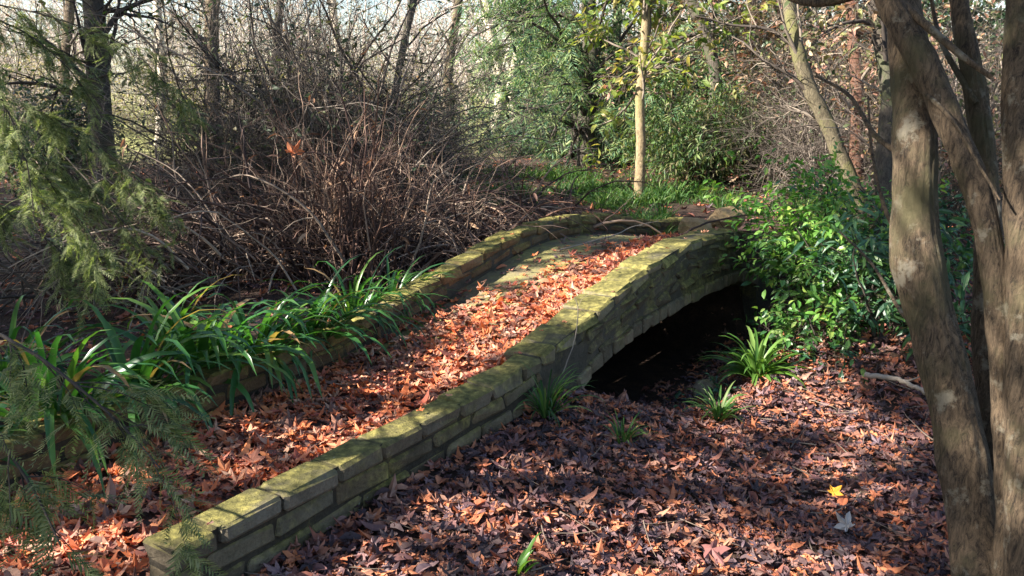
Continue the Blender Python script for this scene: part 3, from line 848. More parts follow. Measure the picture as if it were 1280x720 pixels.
# ---- living shrubs by the arch
BUSH_G = leaf_mat("glossy shrub leaves", [(.05, .13, .035), (.075, .18, .04), (.035, .10, .03), (.11, .22, .05), (.16, .24, .06)], .38, .3, .5, .3, 12, (1.2, 1.5, .5))
BUSH_B = leaf_mat("bright shrub leaves", [(.12, .27, .045), (.17, .32, .06), (.07, .19, .03), (.26, .36, .08), (.10, .22, .04)], .4, .4, .45, .25, 12, (1.2, 1.4, .5))
FERN_D = leaf_mat("blue green leaves", [(.03, .09, .045), (.05, .12, .05), (.025, .07, .035), (.08, .16, .06)], .42, .25, .45, .3, 12, (1, 1.3, .7))
def leafy_bush(px, d, nst, h, spread, leaves, tm, size, mat, lab, name="leafy_shrub", dz=0.0, group=None, stem=None, lv=(6, 4), droop=.3, base_r=.15):
    r = empty(name, on_ground(px, d, dz), lab, "shrub", group)
    g, tips = bush_geo(nst, h, spread, .010 * h + .003, lv, .2, droop, base_r)
    obj("stems", g, stem or TWIG_DARK, r)
    obj("foliage", leaves_on(tips, leaves, tm, size), mat, r, smooth=False); return r
leafy_bush(1022, 6.75, 34, .98, .5, 3600, OV, .075, BUSH_B, "bright green sunlit shrub crowning the bank at the end of the bridge", dz=.0, base_r=.3)
leafy_bush(1070, 6.35, 28, .72, .5, 2000, OV, .085, BUSH_G, "dark glossy broadleaf shrub covering the bank in front of the bridge", dz=-.05, base_r=.3)
leafy_bush(1110, 6.0, 26, .80, .55, 1500, NARROW, .13, FERN_D, "blue-green long-leaved shrub beside the multi-stemmed tree", base_r=.3)
leafy_bush(1012, 5.95, 16, .45, .6, 520, OV, .075, BUSH_G, "low leafy shrub spilling down the bank toward the leaf bed", base_r=.2)
leafy_bush(1120, 7.2, 26, 1.0, .5, 1100, OV, .075, FERN_D, "dim shrub behind the long-leaved one, close to the trunk", base_r=.3)
leafy_bush(905, 5.5, 9, .22, .7, 200, OV, .055, FERN_D, "tiny ivy-like sprig at the foot of the small pale stone")

# grass beyond the bridge
def grass_patch():
    g = Geo(); n = 5200
    px = rng.uniform(560, 1090, n); d = rng.uniform(8.8, 14.5, n)
    keep = rng.random(n) < np.where(px < 850, .8, .35) * smooth(-.15, .3, vnoise(px / 60, d * 1.5, 1.6, 71)); px, d = px[keep], d[keep]; n = len(px)
    x = (px - 640) / F_PX * d; y = d / math.cos(PITCH) - .35; z = ground_z(x, y)
    s, w = sw(x, y); k = ~((w > 0) & (w < WIDTH) & (s < 6)); x, y, z = x[k], y[k], z[k]; n = len(x)
    one = strap_geo(11, .26, .014, (.1, 1.2), 1.6, .10, 5); v = np.concatenate(one.v); f = np.concatenate(one.f[4])
    scatter(g, v, [f], np.stack([x, y, z], 1), np.repeat([[0, 0, 1.]], n, 0), rng.uniform(.3, 1.35, n) ** 1.3)
    o = obj("grass", g, GREEN_GRASS, smooth=False); struct(o, "stuff", "ragged green grass growing beyond the bridge", "grass")
grass_patch()

# ------------------------------------------------------------------ trees
BARK_MAIN = bark_mat("pale brown bark", (.028, .021, .016), (.185, .135, .09), (.10, .09, .045), .38, (.28, .25, .19), bumpd=.025)
BARK_MOSS = bark_mat("mossy bark", (.05, .042, .028), (.17, .145, .095), (.13, .13, .045), .5)
BARK_DARK = bark_mat("dark bark", (.035, .03, .025), (.10, .085, .07), (.06, .07, .03), .4)
BARK_RED = bark_mat("reddish bark", (.07, .035, .025), (.18, .095, .065))
BARK_PALE = bark_mat("pale smooth bark", (.34, .29, .22), (.62, .56, .47), None, .3, (.55, .5, .42))
BARK_YEL = bark_mat("ochre bark", (.12, .09, .05), (.36, .28, .17), (.18, .17, .06), .45)

def px_trunk(g, rows, seed, sides=22, n=80, rough=.09, org=None, ridge=0.0):
    pts = np.array([at(a, b, d) for a, b, d, _ in rows]); rad = [.82 * r / F_PX * d for _, _, d, r in rows]
    return trunk_geo(g, pts - org, rad, sides, n, rough, seed, 0, ridge)

def multi_stem_tree():
    org = at(1245, 760, 2.9); org[2] = gz(org[0], org[1]) - .05
    r = empty("tree", org, "pale-barked multi-stemmed tree standing close by at the edge of the leaf bed", "tree")
    T = [
        ([(1236, 800, 2.92, 52), (1228, 720, 2.95, 44), (1211, 620, 3.0, 36), (1192, 510, 3.02, 34), (1168, 415, 3.05, 35), (1147, 330, 3.05, 37), (1143, 250, 3.05, 33), (1144, 150, 3.05, 31), (1136, 60, 3.1, 29), (1124, -30, 3.15, 25), (1100, -260, 3.3, 20), (1060, -520, 3.5, 12)], 1),
        ([(1268, 800, 2.84, 30), (1262, 640, 2.85, 20), (1256, 500, 2.84, 18), (1249, 400, 2.83, 19), (1238, 310, 2.83, 19), (1218, 230, 2.85, 19), (1188, 155, 2.9, 20), (1152, 75, 2.95, 22), (1116, 12, 3.0, 19), (1080, -70, 3.05, 15), (990, -330, 3.3, 10)], 2),
        ([(1254, 800, 3.05, 26), (1243, 560, 3.1, 22), (1232, 400, 3.12, 20), (1236, 260, 3.12, 17), (1220, 120, 3.14, 16), (1200, 10, 3.15, 14), (1180, -160, 3.2, 11), (1150, -420, 3.3, 8)], 3),
        ([(1296, 820, 2.74, 52), (1294, 680, 2.74, 42), (1290, 520, 2.74, 37), (1290, 360, 2.75, 35), (1284, 220, 2.77, 33), (1282, 80, 2.8, 31), (1290, -80, 2.85, 28), (1310, -420, 3.0, 20)], 4),
    ]
    paths = []
    for rows, sd in T:
        g = Geo(); P, R = px_trunk(g, rows, sd, 72, 260, .035, org, .07); obj("trunk", g, BARK_MAIN, r); paths.append((P, R))
    for rows in ([(1128, 5, 3.0, 7), (1165, 38, 2.9, 6), (1205, 72, 2.86, 5), (1240, 97, 2.84, 3.5)],
                 [(1165, 425, 3.05, 5), (1128, 392, 3.2, 3), (1090, 330, 3.5, 2.2), (1050, 290, 3.8, 1.4)],
                 [(1150, 110, 2.95, 4), (1190, 150, 2.8, 3), (1226, 210, 2.75, 2.4), (1250, 250, 2.7, 1.5)],
                 [(1140, 200, 3.05, 5), (1095, 170, 3.2, 4), (1062, 120, 3.4, 3), (1020, 95, 3.6, 2)],
                 [(1220, 130, 3.1, 5), (1180, 60, 3.2, 4), (1168, 20, 3.3, 3), (1160, -30, 3.3, 2)],
                 [(1150, 330, 3.05, 5), (1110, 270, 3.3, 3.4), (1090, 190, 3.5, 2.6), (1085, 120, 3.6, 1.6)],
                 [(1128, -40, 3.1, 12), (1060, -5, 3.3, 9), (1000, 0, 3.5, 7), (930, -40, 3.7, 5)]):
        g = Geo(); px_trunk(g, rows, 5, 8, 30, .05, org); obj("branch", g, BARK_MAIN, r)
    # upper limbs and a thin leafless crown
    g = Geo()
    for P, R in paths:
        b, d, rr = branch_from(P[None, 205:], R[None, 205:], 7, .3, 1, .5)
        Q, RR = grow(b, d + np.array([.3, 0, .6]), rng.uniform(.8, 1.8, len(b)), rr * .4, 8, .18, 0, .3); tubes(g, Q, RR, 5)
        b, d, rr = branch_from(Q, RR, 6, .2, 1, .7); Q, RR = grow(b, d, rng.uniform(.3, .8, len(b)), rr * .5, 5, .2); tubes(g, Q, RR, 3)
    obj("crown", g, TWIG_GREY, r)
multi_stem_tree()

def px_tree(name, rows, bark, lab, nb=10, bl=1.2, twig=TWIG_GREY, leaves=0, leafmat=None, tm=OV, lsize=.1, seed=1, sides=14, rough=.1, lo=.3, hang=.3, down=0.0, lv=8, group=None, lv2=4, spread=.8):
    base = at(*rows[0][:3]); r = empty(name, base, lab, "tree", group)
    g = Geo(); P, R = px_trunk(g, rows, seed, sides, 50, rough, base); obj("trunk", g, bark, r)
    g = Geo(); b, d, rr = branch_from(P[None], R[None], nb, lo, 1, spread)
    Q, RR = grow(b, d + np.array([0, 0, .25 - down]), bl * rng.uniform(.5, 1.2, len(b)), np.minimum(rr * .35, .05), 8, .16, down); tubes(g, Q, RR, 5)
    b, d, rr = branch_from(Q, RR, lv, .15, 1, .7); Q2, R2 = grow(b, d, bl * .4 * rng.uniform(.4, 1.2, len(b)), rr * .5, 5, .2, down); tubes(g, Q2, R2, 3)
    tips = [Q2]
    if lv2:
        b, d, rr = branch_from(Q2, R2, lv2, .2, 1, .8); Q3, R3 = grow(b, d, bl * .2 * rng.uniform(.4, 1.2, len(b)), rr * .6, 4, .2, down); tubes(g, Q3, R3, 3); tips.append(Q3)
    cr = obj("crown", g, twig, r)
    if leaves: obj("foliage", leaves_on(tips, leaves, tm, lsize, .04, hang), leafmat, cr, smooth=False)
    return r

YEL_LEAF = leaf_mat("yellow green leaves", [(.20, .25, .05), (.30, .32, .08), (.14, .20, .04), (.40, .34, .14), (.10, .16, .04)], .5, .45, .3, .25, 12, (1.2, 1.2, .5))
CON_LEAF = leaf_mat("conifer sprays", [(.07, .15, .07), (.12, .20, .09), (.045, .10, .06), (.20, .27, .11), (.28, .32, .14)], .55, .3, .3, .25, 12, (1.1, 1.3, .7))
CON_LITE = leaf_mat("olive conifer sprays", [(.20, .23, .09), (.14, .18, .065), (.28, .30, .14), (.09, .12, .05)], .55, .4, .3, .25, 12, (1.1, 1.2, .6))
TAN_LEAF = leaf_mat("tan withered leaves", [(.36, .24, .15), (.13, .085, .05), (.46, .34, .23), (.30, .16, .11), (.12, .13, .05), (.24, .25, .09), (.07, .09, .035), (.40, .22, .17)], .6, .35, .3, .3, 12, (1.2, .95, .6))
MID_LEAF = leaf_mat("mid green leaves", [(.06, .12, .035), (.10, .17, .05), (.04, .085, .03), (.15, .20, .07), (.18, .17, .08)], .5, .35, .35, .3, 12, (1.2, 1.3, .5))
DRK_LEAF = leaf_mat("evergreen leaves", [(.018, .04, .018), (.03, .06, .025), (.045, .08, .03), (.014, .03, .015)], .45, .2, .4, .3, 12, (1.1, 1.3, .6))
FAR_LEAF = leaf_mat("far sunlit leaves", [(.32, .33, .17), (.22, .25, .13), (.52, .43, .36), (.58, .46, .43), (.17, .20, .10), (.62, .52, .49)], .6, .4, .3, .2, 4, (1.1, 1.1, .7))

px_tree("young_tree", [(798, 256, 11.3, 8.5), (801, 190, 11.3, 7.5), (800, 120, 11.3, 7), (806, 50, 11.4, 6.5), (808, -30, 11.5, 6), (812, -200, 11.8, 5)], BARK_YEL, "slender straight sapling with ochre bark and yellow-green leaves beyond the bridge", 22, 1.5, TWIG_GREY, 1500, YEL_LEAF, OV, .15, 3, lo=.34, lv=6, hang=.5)
px_tree("leaning_tree", [(1092, 290, 9.2, 14), (1074, 250, 9.2, 12.5), (1050, 195, 9.2, 12), (1032, 150, 9.2, 11.5), (1011, 108, 9.2, 11), (994, 50, 9.2, 10.5), (985, 0, 9.3, 10), (960, -120, 9.5, 9)], BARK_MOSS, "mossy leaning trunk tilting toward the bridge behind the shrubs", 9, 1.2, TWIG_GREY, 0, None, seed=4)
px_tree("tree", [(1072, 285, 10.5, 11), (1070, 200, 10.5, 10), (1072, 120, 10.5, 9), (1066, 40, 10.6, 9), (1060, -80, 10.7, 8), (1055, -260, 11, 5)], BARK_RED, "straight reddish-brown trunk behind the mossy leaning one", 9, 1.2, TWIG_GREY, 900, TAN_LEAF, OV, .13, 5)
px_tree("tree", [(140, 330, 10.5, 21), (133, 240, 10.5, 18), (127, 150, 10.5, 16), (120, 60, 10.5, 15.5), (116, -20, 10.6, 15), (110, -200, 9.3, 14), (100, -420, 9.8, 9)], BARK_DARK, "thick dark standing trunk rising out of the dry brush", 14, 2.0, TWIG_DARK, 260, MID_LEAF, OV, .10, 6, lo=.3)
px_tree("tree", [(272, 215, 17, 13), (268, 150, 17, 12), (264, 60, 17, 11), (268, -60, 17.2, 10), (270, -260, 17.5, 7)], BARK_MAIN, "pale grey trunk seen through the bare twigs", 10, 1.8, TWIG_GREY, 0, seed=7)
px_tree("bare_tree", [(488, 210, 11, 5), (494, 120, 11, 5.5), (506, 50, 11, 5.5), (519, -10, 11.1, 6), (540, -120, 11.3, 5)], BARK_DARK, "thin crooked dark stem slanting up behind the brush", 9, 1.5, TWIG_DARK, 0, seed=8)
px_tree("bare_tree", [(616, 175, 24, 9), (626, 120, 24, 9), (618, 60, 24, 8), (606, 0, 24, 7), (600, -120, 24.5, 5)], BARK_PALE, "whitish sunlit tree forking low at the edge of the far lawn", 16, 3.0, TWIG_FAR, 0, seed=9)
px_tree("bare_tree", [(648, 172, 27, 8), (640, 110, 27, 8), (652, 50, 27, 7), (664, -20, 27, 6), (668, -120, 27.5, 5)], BARK_PALE, "whitish tree close beside the forked one, leaning the other way", 16, 3.0, TWIG_FAR, 200, FAR_LEAF, OV, .25, 10)
px_tree("tree", [(735, 245, 16, 15), (732, 170, 16, 13), (738, 90, 16, 12), (736, 0, 16.2, 11), (735, -200, 16.5, 8)], BARK_DARK, "dark conifer with drooping green boughs behind the grass", 46, 2.6, TWIG_DARK, 1900, CON_LEAF, FROND, .42, 11, lo=.12, hang=1.8, down=.5, lv=7, lv2=2)
px_tree("tree", [(690, 225, 21, 10), (688, 150, 21, 9), (684, 70, 21, 9), (680, -20, 21.2, 8), (676, -200, 21.5, 6)], BARK_DARK, "smaller conifer farther off, nearest the whitish trees", 40, 2.4, TWIG_DARK, 1600, CON_LEAF, FROND, .48, 12, lo=.12, hang=1.8, down=.5, lv=7, lv2=2)
px_tree("tree", [(893, 235, 13.5, 11), (888, 170, 13.5, 10), (895, 100, 13.5, 9), (880, 40, 13.6, 9), (850, -30, 13.8, 8), (800, -160, 14, 6)], BARK_DARK, "dark trunk curving overhead beyond the pale sapling", 14, 1.8, TWIG_DARK, 1600, TAN_LEAF, OV, .15, 13)
px_tree("tree", [(1120, 300, 8.2, 16), (1105, 220, 8.2, 14), (1112, 120, 8.2, 13), (1098, 30, 8.3, 12), (1085, -80, 8.4, 10), (1070, -260, 8.6, 7)], BARK_DARK, "dark slim trunk right behind the multi-stemmed tree", 9, 1.2, TWIG_DARK, 200, TAN_LEAF, OV, .11, 14)
px_tree("tree", [(955, 0, 8.0, 11), (925, -5, 8.1, 12), (905, -20, 8.2, 13), (880, -60, 8.4, 14), (800, -260, 8.8, 10)][::-1] if False else [(985, 262, 14.8, 9), (978, 180, 14.8, 8), (985, 90, 14.8, 8), (976, 0, 15, 7), (970, -150, 15.2, 6)], BARK_RED, "slim brown trunk among the withered leaves", 14, 1.6, TWIG_GREY, 2200, TAN_LEAF, OV, .15, 15)

for rows, bk, lab, sd, lf in [
    ([(85, 200, 19, 8), (80, 100, 19, 7), (88, 0, 19, 7), (92, -120, 19, 5)], BARK_MAIN, "thin trunk in sun seen beside the dark standing trunk", 31, 0),
    ([(198, 195, 22, 7), (203, 100, 22, 7), (196, 0, 22, 6), (190, -120, 22, 4)], BARK_PALE, "thin pale trunk between the dark standing trunk and the pale grey one", 32, 0),
    ([(352, 200, 20, 7), (344, 110, 20, 7), (350, 10, 20, 6), (362, -110, 20, 4)], BARK_DARK, "thin dark trunk rising above the grey thicket", 33, 120),
    ([(418, 190, 25, 6), (424, 90, 25, 6), (416, 0, 25, 5), (410, -110, 25, 4)], BARK_PALE, "thin pale trunk behind the top of the fountain of dead stems", 34, 0),
    ([(566, 185, 21, 7), (560, 100, 21, 7), (574, 0, 21, 6), (590, -110, 21, 4)], BARK_MAIN, "thin brownish trunk just before the whitish forked tree", 35, 150),
    ([(770, 225, 19, 8), (764, 130, 19, 7), (772, 20, 19, 7), (776, -110, 19, 5)], BARK_DARK, "thin dark trunk between the conifer and the ochre sapling", 36, 200),
    ([(848, 228, 17, 8), (854, 140, 17, 8), (846, 40, 17, 7), (838, -80, 17, 6)], BARK_DARK, "straight dark trunk just past the ochre sapling", 37, 200),
    ([(932, 232, 15.5, 7), (926, 150, 15.5, 7), (934, 40, 15.5, 6), (944, -80, 15.5, 5)], BARK_MAIN, "thin brown trunk above the second drooping green shrub", 38, 300)]:
    px_tree("slim_tree", rows, bk, lab, 12, 1.8, TWIG_GREY, lf, TAN_LEAF, OV, .14, sd, lo=.2, lv=7, group="slim trunks in the wood")
# bushes of the understorey: one prototype of each kind, then copies that share its meshes
def proto(kind):
    if kind == "bare":
        g, t = bush_geo(46, 2.6, .45, .018, (9, 7), .22, .25, .3, .42, .22, (4, 3, 3), .12); return g, TWIG_MIX, leaves_on(t, 1500, OV, .06, .03), THK_LEAF
    if kind == "bare2":
        g, t = bush_geo(34, 3.2, .55, .022, (9, 7), .24, .45, .25, .42, .22, (5, 3, 3), .12); return g, TWIG_GREY, leaves_on(t, 600, OV, .08, .03), TAN_LEAF
    if kind == "tan":
        g, t = bush_geo(22, 2.6, .45, .016, (8, 6), .20, .3, .25, .42, .22, (4, 3, 3), .1); return g, TWIG_GREY, leaves_on(t, 1900, OV, .10, .05), TAN_LEAF
    if kind == "green":
        g, t = bush_geo(26, 2.3, .40, .013, (8, 6), .20, .5, .25, .42, .22, (4, 3, 3), .1); return g, TWIG_DARK, leaves_on(t, 5200, NARROW, .16, .05, 1.0), MID_LEAF
    if kind == "dark":
        g, t = bush_geo(28, 2.4, .50, .015, (8, 6), .20, .35, .3, .42, .22, (4, 3, 3), .05); return g, TWIG_DARK, leaves_on(t, 7000, OV, .12, .05), DRK_LEAF
    if kind == "lit":
        g, t = bush_geo(24, 3.4, .55, .022, (8, 6), .22, .3, .4, .45, .25, (4, 3, 3), .08); return g, TWIG_FAR, leaves_on(t, 4200, OV, .11, .08), LIT_LEAF
    if kind == "far":
        g, t = bush_geo(9, 7.0, .22, .07, (14, 9), .16, -.1, .2, .42, .18, (5, 3, 3), .12); return g, TWIG_FAR, leaves_on(t, 1000, OV, .17, .1), FAR_LEAF
TWIG_MIX = stick_mat('thicket twigs', [(.04, .032, .028), (.10, .08, .066), (.30, .25, .21), (.05, .04, .034), (.15, .12, .10)])
THK_LEAF = leaf_mat('thicket leaves', [(.05, .07, .03), (.09, .11, .045), (.03, .045, .02), (.16, .14, .08), (.06, .085, .045)], .5, .3, .35, .3, 12, (1.1, 1.2, .6))
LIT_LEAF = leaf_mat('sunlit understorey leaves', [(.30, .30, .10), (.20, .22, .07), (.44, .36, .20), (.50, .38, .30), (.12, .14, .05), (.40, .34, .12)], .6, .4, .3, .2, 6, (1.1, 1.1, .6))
PROTO = {}
def shrub(kind, px, d, sc, lab, name, cat, group, rz=None, dz=0.0):
    P = on_ground(px, d, dz); rz = rng.uniform(0, 6.28) if rz is None else rz
    s3 = (sc * rng.uniform(.9, 1.1), sc * rng.uniform(.9, 1.1), sc * rng.uniform(.92, 1.08))
    if kind not in PROTO:
        g, tm, gl, lm = proto(kind); r = empty(name, P, lab, cat, group, rz); r.scale = s3
        obj("stems", g, tm, r); obj("foliage", gl, lm, r, smooth=False); PROTO[kind] = r; return r
    return dup(PROTO[kind], P, rz, s3, lab, group)
TH_ = "bare shrubs of the thicket"
for a in [(235, 9.8, .72, "bare twiggy shrub just beyond the dark standing trunk"),
          (330, 9.6, 1.15, "bare grey shrub directly behind the bent brush"),
          (425, 9.4, 1.2, "dense bare shrub over the fountain of dead stems"),
          (530, 10.8, .7, "bare shrub around the crooked dark stem"),
          (1180, 9.5, 1.0, "bare shrub seen through the stems of the near tree"),
          (305, 8.9, .62, "low bare shrub rising from the grey twig heap"),
          (475, 9.9, 1.05, "bare shrub just this side of the crooked dark stem"),
          (1030, 11.2, .8, "bare shrub tangled round the mossy leaning trunk")]:
    shrub("bare", a[0], a[1], a[2], a[3], "bare_shrub", "shrub", TH_)
for a in [(360, 15, .9, "loose bare shrub in sun beyond the grey thicket"),
          (20, 15, .9, "loose bare shrub at the far end of the conifer sprays"),
          (1085, 13.5, 1.0, "loose bare shrub behind the reddish trunk"),
          (1240, 13, 1.1, "loose bare shrub farthest along, beyond the near tree")]:
    shrub("bare2", a[0], a[1], a[2], a[3], "bare_shrub", "shrub", TH_)
for a in [(985, 12.8, .95, "withered tan shrub hugging the mossy leaning trunk"),
          (1090, 11.6, .95, "withered tan shrub at the foot of the reddish trunk"),
          (1160, 8.8, .75, "withered tan shrub directly behind the forked stems of the near tree"),
          (925, 14.6, 1.0, "withered tan shrub over the second drooping green one"),
          (930, 17, 1.3, "shrub with withered tan leaves above the green one"),
          (1050, 15, 1.25, "withered tan shrub between the brown and reddish trunks"),
          (845, 20, 1.4, "withered tan shrub behind the pale sapling"),
          (1150, 14, 1.0, "withered tan shrub in the gap beside the near tree"),
          (470, 22, .8, "withered tan shrub far off beyond the brush")]:
    shrub("tan", a[0], a[1], a[2], a[3], "withered_shrub", "shrub", "withered shrubs in the wood")
for a in [(878, 13.2, .74, "drooping narrow-leaved green shrub in sun beyond the boulders"),
          (950, 13.8, .7, "second drooping green shrub, closer to the leaning trunk"),
          (775, 20, .75, "drooping green shrub between the conifer and the sapling")]:
    shrub("green", a[0], a[1], a[2], a[3], "green_shrub", "shrub", "drooping green shrubs")
for a in [(660, 18, .5, "low dark evergreen bush at the edge of the grass by the far conifer"),
          (715, 17.5, .55, "low dark evergreen bush under the drooping conifer"),
          (838, 18.5, .8, "dark evergreen bush behind the pale sapling trunk"),
          (905, 19, 1.5, "dark evergreen bush in the gap behind the drooping green shrubs"),
          (1000, 18, 1.5, "dark evergreen bush behind the slim brown trunk"),
          (1100, 16, 1.4, "dark evergreen bush behind the reddish trunk"),
          (1220, 15, 1.4, "dark evergreen bush filling the gap behind the near tree"),
          (1320, 15, 1.2, "dark evergreen bush at the edge beyond the near tree"),
          (760, 24, 1.4, "farther evergreen bush beyond the conifers"),
          (395, 12, .75, "small evergreen bush inside the bare thicket"),
          (90, 12.5, .7, "small evergreen bush among the conifer sprays, near the dark standing trunk"),
          (520, 14, .7, "small evergreen bush by the crooked dark stem")]:
    shrub("dark", a[0], a[1], a[2], a[3], "evergreen_bush", "bush", "evergreen bushes in the wood")
for a in [(40, 27, .9, "sunlit bushy thicket at the lawn edge beyond the conifer sprays"),
          (180, 30, .85, "sunlit bushy thicket at the lawn edge behind the dark standing trunk"),
          (310, 26, .85, "sunlit bushy thicket at the lawn edge past the pale grey trunk"),
          (440, 29, .95, "sunlit bushy thicket at the lawn edge behind the crooked dark stem"),
          (560, 33, .6, "sunlit bushy thicket next to the whitish forked tree"),
          (690, 32, .7, "sunlit bushy thicket glimpsed between the two conifers"),
          (1080, 24, 1.2, "sunlit bushy thicket glimpsed past the reddish trunk")]:
    shrub("lit", a[0], a[1], a[2], a[3], "bushy_thicket", "shrub", "sunlit thickets by the lawn")
FAR = [(-60, 40), (30, 46), (110, 38), (200, 50), (290, 44), (370, 40), (440, 52), (520, 42), (585, 48), (660, 44), (740, 40), (820, 46), (900, 42), (1000, 44), (1110, 40), (1240, 42)]
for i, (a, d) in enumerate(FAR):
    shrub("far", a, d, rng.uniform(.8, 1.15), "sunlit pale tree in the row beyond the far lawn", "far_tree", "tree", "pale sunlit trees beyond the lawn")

# far wood that closes the view
def far_wood():
    g = Geo(); n = 420
    a = rng.uniform(-1.0, 1.0, n); d = rng.uniform(62, 110, n); x = np.sin(a) * d; y = np.cos(a) * d
    P, R = grow(np.stack([x, y, np.zeros(n)], 1), np.repeat([[0, 0, 1.]], n, 0) + rng.normal(size=(n, 3)) * .25, rng.uniform(6, 12, n), rng.uniform(.06, .16, n), 8, .08); tubes(g, P, R, 4)
    b, dd, r = branch_from(P, R, 10, .15, 1, .7); Q, RR = grow(b, dd, rng.uniform(1, 3, len(b)), r * .4, 5, .2); tubes(g, Q, RR, 3)
    v, f = OV; m = 14000; i = rng.integers(0, len(Q), m); k = rng.integers(1, 5, m)
    scatter(g, v, f, Q[i, k] + rng.normal(size=(m, 3)) * .3, rnd_dirs(m), rng.uniform(.2, .5, m))
    o = obj("far_woodland", g, FARW, smooth=False); struct(o, "stuff", "hazy sunlit woodland closing the view beyond the lawn", "woodland")
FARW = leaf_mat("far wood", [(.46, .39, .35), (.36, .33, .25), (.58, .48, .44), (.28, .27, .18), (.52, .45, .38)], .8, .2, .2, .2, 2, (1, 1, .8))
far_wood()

# ------------------------------------------------------------------ near conifer whose boughs hang into the picture
def near_conifer():
    org = np.array([-2.75, 2.6, gz(-2.75, 2.6) - .05])
    r = empty("conifer_tree", org, "feathery olive conifer whose drooping sprays hang in at the picture edge over the lilies", "tree")
    g = Geo(); P, R = trunk_geo(g, np.array([[0, 0, 0], [.03, .02, 1.2], [-.02, .05, 2.6], [0, 0, 4.6]]), [.11, .09, .07, .03], 14, 40, .1, 77); obj("trunk", g, BARK_DARK, r)
    bo = [([(-60, 400, 2.6), (20, 430, 2.35), (80, 470, 2.2), (150, 530, 2.15), (200, 585, 2.1)], 34),
          ([(-80, 470, 2.6), (-10, 540, 2.3), (40, 610, 2.2), (75, 680, 2.1)], 24),
          ([(-90, 120, 4.2), (0, 175, 4.4), (70, 235, 4.5), (125, 310, 4.5)], 70),
          ([(-90, 40, 4.2), (-10, 110, 4.2), (30, 190, 4.2), (45, 290, 4.2)], 60),
          ([(-90, 90, 5.0), (30, 130, 5.2), (120, 180, 5.3), (200, 250, 5.3)], 110),
          ([(-90, 150, 5.4), (40, 190, 5.6), (130, 250, 5.7), (190, 330, 5.6)], 100),
          ([(-90, -20, 5.6), (60, 20, 5.8), (160, 60, 5.9), (230, 130, 5.9)], 90),
          ([(-90, 220, 4.6), (-20, 250, 4.7), (60, 300, 4.8), (110, 350, 4.8)], 70),
          ([(-90, 10, 5.0), (10, 30, 5.3), (80, 80, 5.4), (130, 150, 5.4)], 70)]
    for rows, m in bo:
        pts = np.array([at(*q) for q in rows]) - org
        zc = pts[0, 2]; pts = np.vstack([[0, 0, min(zc + .25, 3.6)], pts]); Pp = catmull(pts, 24)
        g = Geo(); tubes(g, Pp[None], np.linspace(.008, .002, 24)[None], 5)
        b, d, rr = branch_from(Pp[None, 6:], np.linspace(.012, .003, 18)[None], m // 3, .1, 1, .5)
        Q, RR = grow(b, d + np.array([0, 0, -.35]), rng.uniform(.12, .30, len(b)), rr * .4, 5, .1, .6); tubes(g, Q, RR, 3)
        bo_ = obj("bough", g, TWIG_DARK, r)
        gl = leaves_on([Q], m * 4, NEEDLE, .14, .01, .8); obj("needles", gl, CON_LITE, bo_, smooth=False)
near_conifer()

